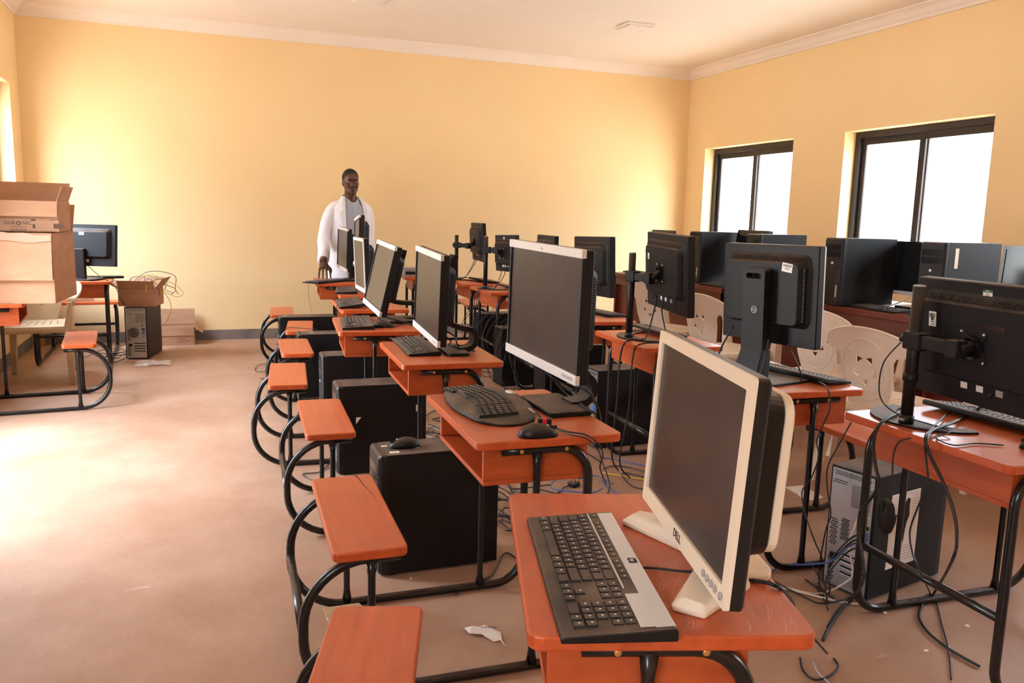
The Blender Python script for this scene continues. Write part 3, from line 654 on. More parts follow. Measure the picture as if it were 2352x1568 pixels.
# ---------------------------------------------------------------- plastic armchair
def bent(m):
    for p in m.v:
        y, z = p.y, p.z; p.x = p.x-.205-(z-.42)*.20+.55*y*y
    return m
CHAIR_MESH = {}
def chair(x, y, th, label, mt='chair', group=None, dots=True):
    t = thing('plastic_chair', (x, y, 0), th, label, 'chair', group)
    h = [(.105,.405),(.118,.46),(.138,.53),(.148,.60),(.150,.655),(.165,.680),(.205,.688),(.238,.705),(.242,.730),(.222,.755),(.17,.780),(.09,.799),(0,.805)]
    o = [(a,b) for a,b in h]+[(-a,b) for a,b in h[::-1][1:]]
    holes = []
    for k in range(5):
        a = PI/2+2*PI*(k+.5)/5; c = (.052*math.cos(a), .605+.056*math.sin(a))
        holes.append([(c[0]+q*math.cos(a+w), c[1]+q*math.sin(a+w)) for q, w in ((.024,0),(.026,1.9),(.006,PI),(.026,-1.9))])
    if dots:
        for i in range(-8,9):
            for j in range(13):
                yy, zz = i*.0145, .50+j*.0175
                rr_ = math.hypot(yy, zz-.605)
                if rr_ > .098 and (yy/.125)**2+((zz-.605)/.140)**2 < .86: holes.append(circ(yy, zz, .0030, n=4))
    b = MB(); b.plate(o, [q if sum(q[i][0]*q[(i+1)%len(q)][1]-q[(i+1)%len(q)][0]*q[i][1] for i in range(len(q))) < 0 else q[::-1] for q in holes], -.004, .004, 0, None, 'x')
    bk = b.build('backrest', M[mt], t); bm = bmesh.new(); bm.from_mesh(bk.data)
    for k in range(-9, 10): bmesh.ops.bisect_plane(bm, geom=bm.verts[:]+bm.edges[:]+bm.faces[:], plane_co=(0,k*.025,0), plane_no=(0,1,0), dist=1e-6)
    for v in bm.verts: v.co.x += -.205-(v.co.z-.42)*.20+.55*v.co.y**2
    bmesh.ops.recalc_face_normals(bm, faces=bm.faces); bm.to_mesh(bk.data); bm.free()
    ring = MB(); ring.tube([(-.003, .132*math.cos(2*PI*k/36), .605+.148*math.sin(2*PI*k/36)) for k in range(36)], .004, 6, closed=True); bent(ring).build('oval_rim', M[mt], bk)
    rim = MB(); rim.tube([(.002, a, b_) for a, b_ in smooth([(q[0],q[1],0) for q in o[6:19]], 3) and [(v.x, v.y) for v in smooth([(q[0],q[1],0) for q in o[6:19]], 3)]], .008, 8); bent(rim).build('top_rim', M[mt], bk)
    s = MB(); so = [(.235,-.19),(.245,0),(.235,.19),(.16,.235),(-.08,.225),(-.215,.165),(-.23,0),(-.215,-.165),(-.08,-.225),(.16,-.235)]
    so = [(v.x, v.y) for v in smooth([(a,b_,0) for a,b_ in so], 3, True)]
    sl = [[(.0+.10,-.15+i*.05-.0025),(.10,-.15+i*.05+.0025),(-.09,-.12+i*.04+.0025),(-.09,-.12+i*.04-.0025)] for i in range(7)]
    s.plate(so, sl, .414, .424); s.build('seat', M[mt], t)
    MB().loft([[(a*1.005,b_*1.005,.378) for a,b_ in so],[(a*1.01,b_*1.01,.418) for a,b_ in so],[(a*.99,b_*.99,.420) for a,b_ in so],[(a*.985,b_*.985,.378) for a,b_ in so]], 0, None, True, False, True).build('seat_skirt', M[mt], t)
    for sg in (-1, 1):
        pth = [(-.228,.228*sg,.712),(-.14,.265*sg,.690),(.0,.275*sg,.660),(.14,.272*sg,.640),(.205,.262*sg,.622),(.222,.252*sg,.57)]
        a = MB(); q = smooth(pth, 4); rings = []
        for i, p in enumerate(q):
            d = (q[min(i+1,len(q)-1)]-q[max(i-1,0)]).normalized(); n2 = Vector((0,1,0)); u = d.cross(n2).normalized(); wd_ = .026
            rings.append([p+n2*wd_+u*.004, p-n2*wd_+u*.004, p-n2*wd_-u*.014, p-n2*(wd_-.006)-u*.004, p+n2*(wd_-.006)-u*.004, p+n2*wd_-u*.014])
        a.loft(rings); a.build('armrest', M[mt], t)
        l = MB(); l.loft([[(c[0]+dx*w1,(c[1]+dy*w2)*sg,c[2]) for dx,dy in ((-1,-1),(1,-1),(1,1),(-1,1))] for c, w1, w2 in (((.245,.240,0),.018,.016),((.225,.232,.40),.032,.028),((.220,.252,.60),.026,.014))]); l.build('leg', M[mt], t, .004)
        l = MB(); l.loft([[(c[0]+dx*w1,(c[1]+dy*w2)*sg,c[2]) for dx,dy in ((-1,-1),(1,-1),(1,1),(-1,1))] for c, w1, w2 in (((-.285,.215,0),.018,.016),((-.215,.190,.40),.034,.026),((-.205,.165,.43),.012,.018))]); l.build('leg', M[mt], t, .004)
    return t

# ---------------------------------------------------------------- long red computer table
def long_table(y0, y1, label, panel=True):
    X0, X1, H = 3.93, 4.66, .75; yc = (y0+y1)/2
    t = thing('long_table', ((X0+X1)/2, yc, 0), 0, label, 'table', 'dark red tables along the window wall'); w, l = (X1-X0)/2, (y1-y0)/2
    MB().box(-w, w, -l, l, H-.042, H).build('tabletop', M['counter'], t, .005)
    MB().box(-w+.03, -w+.05, -l+.02, l-.02, H-.12, H-.042).build('apron', M['counterf'], t, .002)
    MB().box(-w+.07, -w+.088, -l+.05, l-.05, .08, H-.12).build('front_panel', M['counterf'], t, .002)
    for s in (-1, 1): MB().box(-w+.03, w-.03, min(s*(l-.05), s*(l-.02)), max(s*(l-.05), s*(l-.02)), 0, H-.042).build('side_panel', M['counterf'], t, .002)
    return t
# ---------------------------------------------------------------- the man in the lab coat
def person():
    px, py = 1.315, 7.86
    t = thing('person', (px, py, 0), 0, 'man in white lab coat over pale blue shirt standing behind the farthest desk', 'person')
    Bz = rot(z=math.radians(12))
    # body: head, neck, trunk, legs, arms and hands fused into one surface
    b = MB(); hx, hy = .0, -.035
    HR = T(hx, hy, 0) @ rot(z=math.radians(3))
    def H(c, r, seg=16, n=12, R=None): b.ell((0,0,0), *r, seg, n, 0, HR @ T(*c) @ (R or Matrix()))
    H((0,.012,1.600), (.074,.093,.090), 24, 16); H((0,-.010,1.550), (.0695,.076,.082), 24, 16); H((0,-.026,1.500), (.056,.056,.048), 20, 14); H((0,-.046,1.479), (.034,.034,.026))
    H((0,-.092,1.552), (.013,.016,.030), R=rot(x=-.35)); H((0,-.104,1.532), (.015,.014,.012)); H((-.016,-.094,1.529), (.010,.011,.009)); H((.016,-.094,1.529), (.010,.011,.009))
    for s in (-1,1):
        H((s*.036,-.062,1.540), (.026,.020,.028)); H((s*.030,-.086,1.592), (.026,.012,.009)); H((s*.040,-.016,1.508), (.024,.040,.030)); H((s*.072,.014,1.562), (.009,.017,.030))
    H((0,-.084,1.500), (.026,.014,.010)); H((0,-.083,1.488), (.022,.014,.009))
    b.tube([(0,.01,1.36),(0,.0,1.42),(0,-.018,1.50)], [.066,.058,.054], 18)
    b.loft([[(Bz @ Vector((rx*math.cos(2*PI*k/20), ry*math.sin(2*PI*k/20), z))) for k in range(20)] for z, rx, ry in ((.80,.165,.115),(.95,.15,.11),(1.10,.155,.115),(1.25,.17,.115),(1.34,.165,.095),(1.39,.09,.07),(1.41,.06,.06))], 0, None, True)
    for s in (-1,1): b.tube([(s*.085,0,.85),(s*.09,.01,.48),(s*.095,.02,.09)], [.088,.062,.045], 14); b.ell((s*.10,-.05,.045), .045,.13,.045)
    sh = Bz @ Vector((-.176,.0,1.318)); el = Vector((-.262,-.10,1.03)); wr = Vector((-.335,-.545,.850))
    b.tube(smooth([sh, (sh+el)/2+Vector((-.012,.01,0)), el, (el+wr)/2+Vector((0,-.02,-.01)), wr], 4), .034, 12)
    sl = Bz @ Vector((.160,0,1.318)); e2 = Vector((.188,.08,1.05)); w2 = Vector((.190,.0,.82))
    b.tube(smooth([sl, e2, w2, w2+Vector((0,-.02,-.05))], 5), .034, 12); b.ell((0,0,0), .020,.040,.052, M=T(*(w2+Vector((0,-.02,-.07)))))
    # right hand leaning on the desk: palm and five bent fingers
    pm = wr+Vector((0,-.045,-.028))
    b.ell((0,0,0), .042,.050,.022, 16, 10, 0, T(*pm) @ rot(x=.62))
    tips = Vector((.0,-.150,HD+.012-.850))
    for k, (dx, ln) in enumerate(((-.036,.90),(-.014,1.0),(.010,.98),(.031,.86))):
        r0 = pm+Vector((dx,-.030,-.016)); kn = r0+Vector((dx*.25,-.034*ln,-.020)); md = kn+Vector((dx*.2,-.016,-.042*ln)); tp = Vector((md.x+dx*.1, md.y-.004, HD+.014+.02*(1-ln)))
        b.tube(smooth([r0, kn, md, tp], 3), [.0105]*4+[.0098]*3+[.0085,.0085,.0065], 8)
    th0 = pm+Vector((.034,.008,-.008)); b.tube(smooth([th0, th0+Vector((.026,-.014,-.030)), th0+Vector((.022,-.028,-.068))], 4), [.013,.013,.0125,.012,.0115,.011,.010,.009,.007], 8)
    body = b.build('body', M['skin'], t)
    rm = body.modifiers.new('fuse', 'REMESH'); rm.mode = 'VOXEL'; rm.voxel_size = .0048; rm.use_smooth_shade = True
    sm = body.modifiers.new('soften', 'SMOOTH'); sm.factor = .5; sm.iterations = 4
    # face details and hair
    hm = MB(); hm.ell((0,0,0), .0775,.0945,.088, 28, 18, 0, HR @ T(0,.022,1.612) @ rot(x=-.10)); hm.ell((0,0,0), .0745,.070,.075, 24, 14, 0, HR @ T(0,.040,1.575))
    hair = hm.build('hair', M['hair'], t)
    for s in (-1,1):
        MB().tube([HR @ Vector((s*.014,-.1005,1.590)), HR @ Vector((s*.032,-.097,1.595)), HR @ Vector((s*.050,-.081,1.588))], [.0032,.0042,.0025], 8).build('eyebrow', M['hair'], t)
        e = MB().ell((0,0,0), .0115,.006,.0052, 14, 8, 0, HR @ T(s*.031,-.0845,1.5745)).build('eye', M['eye'], t)
        MB().ell((0,0,0), .0052,.003,.0052, 12, 6, 0, HR @ T(s*.031-.001,-.0895,1.5745)).build('iris', M['hair'], e)
    m = MB()
    m.tube([HR @ Vector(p) for p in ((-.030,-.080,1.502),(-.014,-.0955,1.506),(0,-.0975,1.5045),(.014,-.0955,1.506),(.030,-.080,1.501))], [.002,.0042,.0045,.0042,.002], 8)
    m.tube([HR @ Vector(p) for p in ((-.026,-.080,1.497),(-.012,-.094,1.493),(.012,-.094,1.493),(.026,-.080,1.497))], [.002,.0048,.0048,.002], 8); m.build('lips', M['lips'], t)
    MB().tube([HR @ Vector(p) for p in ((-.031,-.0835,1.5),(0,-.0985,1.4992),(.031,-.0835,1.499))], .0012, 6).build('mouth_line', M['hair'], t)
    # shirt
    def ring(z, rx, ry, y0=0, n=32): return [Bz @ Vector((rx*math.cos(2*PI*k/n), y0+ry*math.sin(2*PI*k/n), z)) for k in range(n)]
    def nring(z, rx, ry, dz, n=32): return [Bz @ Vector((rx*math.cos(2*PI*k/n), ry*math.sin(2*PI*k/n), z+dz*math.sin(2*PI*k/n))) for k in range(n)]
    s = MB(); s.loft([ring(.78,.18,.128),ring(.95,.170,.126),ring(1.12,.172,.128),ring(1.26,.182,.126),ring(1.33,.175,.108),ring(1.365,.125,.092),nring(1.395,.088,.084,.018),nring(1.412,.072,.076,.036)], 0, None, True); sh_o = s.build('shirt', M['shirt'], t)
    for sg in (-1,1):                          # collar flaps
        c = MB(); o = [(.006,-.090,1.372),(.040,-.070,1.408),(.070,-.020,1.446),(.080,-.010,1.430),(.086,-.050,1.385),(.060,-.108,1.328)]
        v = [Bz @ Vector((sg*a,b_,c_)) for a,b_,c_ in o]; vi = [p+Bz @ Vector((0,.006,-.002)) for p in v]
        k_ = len(v); c.add(v+vi, [tuple(range(k_)), tuple(range(2*k_-1,k_-1,-1))]+[(i,k_+i,k_+(i+1)%k_,(i+1)%k_) for i in range(k_)]); c.build('collar_flap', M['shirt'], sh_o, .002)
    c = MB(); c.tube([Bz @ Vector((.070*math.cos(a), .0+.072*math.sin(a), 1.425+.026*math.sin(a))) for a in [math.radians(-35+250*k/20) for k in range(21)]], .012, 8); c.build('collar_band', M['shirt'], sh_o)
    pl = MB(); pts = [(1.385,-.083),(1.33,-.109),(1.26,-.127),(1.12,-.129),(.95,-.127),(.80,-.129)]
    pl.loft([[Bz @ Vector((dx, y-.002*(1 if abs(dx) < .02 else 0), z)) for dx, y in ((-.016,y),(.016,y),(.016,y+.004),(-.016,y+.004))] for z, y in pts]); pl.build('button_placket', M['shirt'], sh_o)
    for z, y in ((1.36,-.099),(1.25,-.1305),(1.15,-.132),(1.05,-.1305)): MB().ell((0,0,0), .006,.002,.006, 10, 6, 0, Bz @ T(.002,y,z)).build('button', M['label'], sh_o)
    # coat: open shell with sleeves and lapels
    co = MB(); n = 30
    prof = ((.56,.235,.165,.05),(.70,.225,.160,.06),(.85,.212,.152,.075),(1.0,.203,.148,.085),(1.15,.202,.146,.09),(1.27,.205,.138,.094),(1.33,.205,.122,.092),(1.362,.178,.108,.086),(1.392,.128,.096,.080),(1.418,.094,.088,.074),(1.438,.084,.082,.072))
    rings = []
    for z, rx, ry, g in prof:
        a0 = -PI/2+math.asin(min(.95, g/rx)); a1 = a0+2*PI-2*math.asin(min(.95, g/rx)); o_, i_ = [], []
        for k in range(n+1):
            a = a0+(a1-a0)*k/n; wv = 1+.012*math.sin(a*7+z*9)*(1 if z < 1.2 else .3)
            o_.append(Bz @ Vector((rx*wv*math.cos(a), ry*wv*math.sin(a), z))); i_.append(Bz @ Vector(((rx-.007)*wv*math.cos(a), (ry-.007)*wv*math.sin(a), z)))
        rings.append(o_+i_[::-1])
    co.loft(rings, 0, None, True)
    cu = wr+(el-wr)*.10
    co.tube(smooth([sh+Vector((.07,.005,.040)), sh+Vector((-.004,0,-.012)), (sh+el)/2+Vector((-.012,.012,.02)), el+Vector((-.006,.0,0)), (el+cu)/2+Vector((0,-.02,-.012)), cu], 5), [.046,.050,.054]+[.058]*4+[.058]*5+[.056,.056,.056,.058,.057,.056]+[.055]*4+[.054]*4, 16)
    co.tube(smooth([sl+Vector((-.07,.005,.035)), sl+Vector((.004,0,-.012)), e2+Vector((.006,.01,.12)), e2, w2+Vector((0,0,.05)), w2], 5), [.046,.050,.054]+[.058]*3+[.058]*10+[.055]*10, 16)
    coat = co.build('lab_coat', M['coat'], t)
    for sg in (-1,1):
        l = MB(); o = [(.080,-.060,1.425),(.094,-.045,1.432),(.142,-.092,1.345),(.124,-.124,1.312),(.152,-.120,1.285),(.108,-.142,1.06),(.095,-.146,1.04),(.094,-.128,1.25)]
        v = [Bz @ Vector((sg*a,b_,c_)) for a,b_,c_ in o]; vi = [p+Bz @ Vector((0,.008,0)) for p in v]; k = len(v)
        l.add(v+vi, [tuple(range(k)), tuple(range(2*k-1,k-1,-1))]+[(i,k+i,k+(i+1)%k,(i+1)%k) for i in range(k)]); l.build('lapel', M['coat'], coat, .002)
    tr = MB()
    for sg in (-1,1): tr.tube([(sg*.085,0,.88),(sg*.088,.005,.48),(sg*.095,.02,.07)], [.105,.082,.072], 16)
    tr.build('trousers', M['trouser'], t)
    for sg in (-1,1): MB().ell((sg*.10,-.05,.05), .052,.145,.052, 16, 10).build('shoe', M['blkgloss'], t)
    return t
# ================================================================ placing everything
GA, GB = 'desks of the aisle row', 'desks of the window row'
A = [(.504,1.270,-.31,-.375,'nearest orange school desk, carrying the cream framed monitor and silver edged keyboard'),
     (.662,2.240,-.035,-.375,'orange school desk carrying the wide wave keyboard, behind the nearest desk'),
     (.731,3.380,-.048,-.375,'orange school desk under the third monitor of the aisle row, keyboard pushed under the screen'),
     (.640,4.335,-.095,-.345,'orange school desk carrying the strongly tilted back monitor and a mouse'),
     (.785,5.258,-.047,-.358,'orange school desk right behind the desk with the tilted back monitor'),
     (.930,6.175,-.127,-.375,'orange school desk second from the back wall in the aisle row'),
     (.885,7.180,-.080,-.375,'orange school desk the man in the lab coat rests his hand on')]
DA = [school_desk(x, y, th, lb, GA, su) for x, y, th, su, lb in A]
# row facing the other way: x of the left edge of the top, y of its middle
B = [(1.884,1.675,-.044,'orange school desk at the right edge, with crescent footed pole monitor and computer tower below'),
     (1.838,2.560,-.077,'orange school desk under the big column stand monitor seen from behind'),
     (1.918,3.535,-.063,'orange school desk with pole monitor, right behind the cream framed monitor'),
     (1.985,4.490,-.12,'orange school desk half hidden behind the largest silver strip monitor, pole monitor on it'),
     (2.040,5.240,-.05,'orange school desk almost hidden behind the largest silver strip monitor, third from the back wall'),
     (2.096,6.270,-.044,'orange school desk second from the back in the group of pole monitor desks'),
     (2.115,7.020,-.044,'orange school desk with the pole monitor farthest from the viewer'),
     (1.800,7.800,-.12,'orange school desk by the back wall with a flat grey box on it')]
DB = []
for x, y, a, lb in B:
    DB.append(school_desk(x+.424*math.cos(a), y+.424*math.sin(a), PI+a, lb, GB))
# left group
school_desk(-1.060, 5.870, PI+.09, 'orange school desk at the left edge, under the two stacked cartons', 'desks on the left side')
school_desk(-1.030, 7.590, -PI/2+.03, 'orange school desk by the back wall on the left, with a monitor turned away', 'desks on the left side', -.72)

# ---- nearest monitor: cream bezel, black shell, cream spine and winged foot
def cream_monitor():
    x, y, th = .79, 1.125, -.281
    t = thing('monitor', (x, y, HD), th, 'cream framed monitor with black sides on a winged cream foot, nearest the viewer', 'monitor')
    w, h = .462, .324; Am = panel_frame(.718, 1.068, .917, t, .059, .004)
    mon_panel(t, Am, w, h, M['cream'], depth=.024, hump=0, side_b=.021, top_b=.020, bot_b=.030, shell='blk', side=M['blk'])
    z0_, z1_ = -h*.34, h*.40
    sh = MB(); sh.loft([rring(w*.80, z0_-.01, z1_+.004, .02, .022), rring(w*.78, z0_, z1_, .025, .040), rring(w*.74, z0_, z1_-.004, .03, .074)]); sh.xf(Am); sh.build('back_shell', M['blk'], t, .003)
    sp_ = MB(); sp_.loft([rring(w*.75, z0_+.004, z1_-.002, .03, .073), rring(w*.75, z0_+.004, z1_-.002, .03, .086), rring(w*.70, z0_+.012, z1_-.012, .03, .092)]); sp_.xf(Am); sp_.build('back_cover', M['cream'], t, .002)
    text('DELL', .020, M['ink'], t, Am @ page(-.0035, 0, -h/2+.015, '-x'), 'lettering', .0003, sx=.9)
    for k in range(5): MB().lathe([(.0055,0),(.0055,.002),(.003,.0028)], 14).xf(Am @ T(-.0035, -w/2+.092-k*.017-(.006 if k == 4 else 0), -h/2+.015) @ rot(y=-PI/2)).build('button', M['grey'], t)
    a, b = Am @ Vector((.098,0,h*.36)), Am @ Vector((.100,0,-h*.30))
    p = smooth([(a.x-.012,a.z+.006,0),(a.x+.006,a.z-.006,0),(b.x+.012,(a.z+b.z)/2,0),(b.x+.008,b.z,0),(b.x-.025,.06,0),(b.x-.045,.014,0)], 5)
    MB().ribbon([(v.x,v.y) for v in p], .014, [.19]*len(p)).build('stand_spine', M['cream'], t, .004)
    # winged foot: two flat wings forward, one plate behind
    for s in (-1, 1):
        f = MB()
        o = [(.03,s*.012),(-.022,s*.045),(-.100,s*.175),(-.055,s*.205),(.050,s*.110),(.062,s*.02)]
        tp = [(.024,s*.02,.042),(-.014,s*.050,.034),(-.082,s*.172,.022),(-.055,s*.196,.022),(.040,s*.108,.034),(.055,s*.02,.042)]
        f.loft([[(a_,b_,0) for a_,b_ in o],[(a_,b_,.010) for a_,b_ in o],tp]); f.build('foot_wing', M['cream'], t, .006, 3)
    MB().prism(rr(.02,.105,-.085,.085,.03), 0, .016).build('foot_plate', M['cream'], t, .004)
cream_monitor()
screen_monitor(1.000, 2.262, .002, (.957,2.259,1.013), .011, -.018, .556, .376, 'largest black monitor with silver strips, upright behind the wave keyboard', None, -.055)
screen_monitor(.965, 3.345, -.062, (.899,3.401,.943), .026, -.031, .556, .376, 'black monitor with silver strips, its screen bottom almost touching a flat black keyboard', None, -.012)
screen_monitor(.985, 4.405, -.023, (.894,4.417,.941), .226, -.034, .556, .376, 'black monitor with silver strips, screen leaning strongly backwards', None)
def small_monitor(x, y, th, pc, ti, ro, w, h, label, trim, strips, side_b=.016, bz='blkmat'):
    t = thing('monitor', (x, y, HD), th, label, 'monitor')
    Am = panel_frame(*pc, t, ti, ro)
    mon_panel(t, Am, w, h, M[bz], M[trim], strips=strips, depth=.036, hump=.04, side_b=side_b)
    c = Am @ Vector((.055,0,-h*.1))
    MB().box(c.x, c.x+.03, -.04, .04, .012, c.z+.05).build('stand_neck', M['blkmat'], t, .006)
    MB().prism(rr(c.x-.028, c.x+.09, -.12, .12, .02), 0, .014).build('stand_base', M['dusty'], t, .004)
    return t
small_monitor(.985,5.280,-.025,(.939,5.276,.953),-.039,0,.41,.345,'narrow looking monitor with a silver frame all round, behind the tilted back monitor','silver',False,.015,'silver')
small_monitor(1.13,6.230,-.10,(1.085,6.200,1.075),.03,.07,.48,.36,'monitor tipped to one side, its top standing out between two monitors before the lab coat','silver',True)
small_monitor(1.19,7.205,-.002,(1.133,7.204,.972),.031,-.022,.54,.365,'silver strip monitor on the farthest aisle desk, directly in front of the man','silver',True)

# ---- monitors on poles, seen from behind
def flip(x, y, th, pc, ti, ro): return th+PI, pc, -ti, -ro
G = 'pole mounted monitors'
def pole_mon(pole, th, pc, ti, ro, w, h, az, tz, label, detail=True):
    a = flip(0, 0, th, pc, ti, ro)
    return pole_monitor(pole, a[0], a[1], a[2], a[3], w, h, az, tz, label, G, detail)
t1, A1, ho1 = pole_mon((1.955,1.779), -.126, (2.015,1.604,.957), -.082, 0, .51, .35, .948, 1.108, 'large black monitor back on a thick pole with green and white stickers, right edge')
t3, A3, ho3 = pole_mon((1.982,3.537), -.187, (2.075,3.367,1.035), -.060, -.02, .54, .37, 1.005, 1.118, 'black monitor seen from behind on a pole, just left of the big column stand monitor')
t4, A4, ho4 = pole_mon((2.075,4.640), -.026, (2.169,4.366,1.003), -.037, .023, .51, .35, .99, 1.105, 'black monitor back rising behind the right side of the largest silver strip monitor')
t5, A5, ho5 = pole_mon((2.13,5.42), -.142, (2.24,5.25,.997), 0, 0, .46, .33, .97, 1.08, 'monitor of which only the tilted top corner shows above the largest silver strip monitor')
t6, A6, ho6 = pole_mon((2.147,6.260), .05, (2.300,6.215,.988), -.038, .029, .425, .298, 1.012, 1.121, 'small black monitor back on a pole, nearer one of the two by the back wall')
t7, A7, ho7 = pole_mon((2.200,7.262), -.114, (2.344,7.086,1.049), -.065, 0, .51, .345, 1.013, 1.104, 'small black monitor back on a pole, farthest one, tilted upwards')
sticker(ho1, A1, .0305, .012, .148, .032, .020, 1, 3, True, M['darkgreen'])
st = sticker(ho1, A1, .0605, -.155, .060, .028, .044, 1, 2, True)
MB().prism(circ(0,0,.0045,n=16), 0, .0003).xf(A1 @ page(.0612,-.155,.061,'+x')).build('round_mark', M['ink'], st)
text('PASS', .006, M['ink'], st, A1 @ page(.0613,-.153,.043,'+x'), 'lettering', .0001)
text('ASSET', .005, M['label'], ho1, A1 @ page(.0320,.012,.1552,'+x'), 'lettering', .0001)
MB().prism(rr(-.04,.04,-.008,.008,.008), .0605, .0612, 0, A1 @ T(0,.066,.062), False, 'x').build('grip_slot', M['blkgloss'], ho1)
text('NIC', .012, M['label'], t1, T(0,0,.019) @ rot(z=.25) @ page(.0218, 0, 0, '+x'), 'lettering', .0003)
MB().lathe([(.0185,0),(.0215,.002),(.0215,.022),(.0185,.024)], 18).xf(T(0,0,.135)).build('cable_clip', M['blk'], t1)
sticker(ho3, A3, .0605, -.165, .070, .022, .030, 1, 2)
for Ax, hx_ in ((A5, ho5), (A6, ho6), (A7, ho7)): sticker(hx_, Ax, .0305, -.02, .120, .026, .026, 1, 1)
def column_monitor():
    a = flip(0, 0, .2, (1.991,2.503,1.016), -.041, .008)
    t = thing('monitor', (1.955, 2.490, HD), a[0], 'big black square monitor seen from behind on a wide column stand with round emblem', 'monitor')
    w, h = .445, .372; Am = panel_frame(*a[1], t, a[2], a[3]) @ T(-.034,0,0)
    ho = mon_panel(t, Am, w, h, M['silver'], depth=.034, hump=.040, screen='scrgloss', side=M['blkmat'])
    c = Am @ Vector((.086,0,0)); F = Am @ T(.075,0,0)
    col = MB(); o = rr(-.052,.052,-h*.60,h*.27,.012); hole = rr(-.036,.036,h*.17,h*.225,.008)
    col.plate(o, [hole[::-1]], .008, .040, 0, None, 'x'); col.xf(F); cl = col.build('stand_column', M['blkmat'], t, .006)
    MB().box(-.004,.012,-.040,.040,-h*.30,h*.16).xf(F).build('column_hinge', M['blk'], t)
    hp_badge(cl, F, .0405, .008, -.052, .022, '+x')
    b = MB(); b.prism(rr(-.165,.135,-.135,.135,.03), 0, .010); b.build('stand_base', M['dusty'], t, .003)
    MB().prism(rr(-.018,.018,-.06,.06,.014), .010, .0108, 0, T(.095,.0,0)).build('base_slot', M['hole'], t)
    f = Am @ Vector((.09,0,-h*.60)); MB().loft([[(f.x-.02,-.052,f.z+.02),(f.x+.028,-.052,f.z+.02),(f.x+.028,.052,f.z+.02),(f.x-.02,.052,f.z+.02)],[(.0,-.06,.008),(.075,-.06,.008),(.075,.06,.008),(.0,.06,.008)]]).build('column_foot', M['blkmat'], t, .004)
    s = sticker(ho, Am @ T(.0745,.118,.108) @ rot(x=-.13), 0, 0, 0, .046, .032, 1, 2, True)
    for yy in (-.035,-.062,-.078): MB().ell((.0745,yy,-h*.5+.135), .0022,.0022,.0022, 8, 5).xf(Am).build('screw', M['label'], ho)
    sticker(ho, Am, .0345, -.078, -.142, .012, .030, 1, 3)
column_monitor()
# left group monitor, back to the viewer
tD = thing('monitor', (-.90, 7.40, HD), 1.15+PI, 'black monitor turned away on the desk behind the stacked cartons', 'monitor')
AD = panel_frame(-.858, 7.350, .972, tD, -.10, 0); hoD = mon_panel(tD, AD, .43, .335, M['blkmat'], depth=.03, hump=.03, screen='scrgloss', vents=False)
sticker(hoD, AD, .0605, -.05, .09, .045, .022, 1, 2, True); sticker(hoD, AD, .0310, -.03, -.125, .055, .022, 1, 3)
c = AD @ Vector((.06,0,-.06)); MB().box(c.x-.005, c.x+.03, -.045, .045, .01, c.z+.03).build('stand_neck', M['blkmat'], tD, .005); MB().prism(rr(-.07,.13,-.11,.11,.03), 0, .014).build('stand_base', M['dusty'], tD, .004)

# ---- keyboards
keyboard(.589, 1.143, -.275, HD, 'black keyboard with a silver strip along the back, nearest the viewer', None, .168, .457, 'media')
wave_keyboard(.815, 2.325, -.035, HD, 'wide curved black keyboard with palm rest in front of the largest silver strip monitor')
keyboard(.868, 3.480, -.06, HD, 'flat dusty black keyboard under the lower edge of the upright silver strip monitor', None, .140, .455)
keyboard(.752, 4.310, -.13, HD, 'dusty pale keyed keyboard beside the mouse on the tilted monitor desk', None, .165, .45)
keyboard(.870, 5.255, -.10, HD, 'dusty keyboard at the left edge of the desk behind the tilted monitor', None, .160, .45, feet=True)
keyboard(1.000, 6.185, -.16, HD, 'dusty keyboard below the silver framed narrow monitor', None, .160, .45)
keyboard(.985, 7.050, -.80, HD, 'dark keyboard lying askew beneath the hand of the man in the lab coat', None, .17, .47)
kb2 = keyboard(2.160, 2.520, PI+.137, HD, 'black keyboard with raised feet hanging to the right behind the cream framed monitor', None, .135, .43, feet=True, dust=False)
keyboard(2.268, 1.715, PI, HD, 'black keyboard under the pole monitor at the right edge', None, .150, .45, feet=True, dust=False)
keyboard(2.225, 3.690, PI-.03, HD+.004, 'black keyboard behind the pole, left of the big column stand monitor', None, .135, .43, feet=True)
keyboard(2.330, 4.560, PI+.12, HD, 'dusty keyboard right of the largest silver strip monitor, below a monitor back', None, .14, .43)
keyboard(2.400, 6.220, PI, HD, 'dark keyboard leaning behind the nearer of the two small pole monitors', None, .14, .43, feet=True)
keyboard(2.385, 7.000, PI+.05, HD, 'dark keyboard on the desk of the farthest pole monitor', None, .14, .43, feet=True)
keyboard(-.86, 7.56, -PI/2+.05, HD, 'black keyboard on the desk behind the cartons on the left', None, .14, .42)
# ---- mice
mouse(.833, 1.962, -.12, HD, 'black mouse on the near edge of the wave keyboard desk')
mouse(.868, 4.165, -.35, HD, 'black mouse beside the pale keyed keyboard on the tilted monitor desk')
mouse(2.110, 1.468, 2.7, HD, 'black mouse cut by the right edge, on the desk of the thick pole monitor', 'blkmat')
m4 = mouse(.655, 2.772, PI-.05, .4482, 'black mouse with a red tail lying on top of the front computer tower', glow=True)

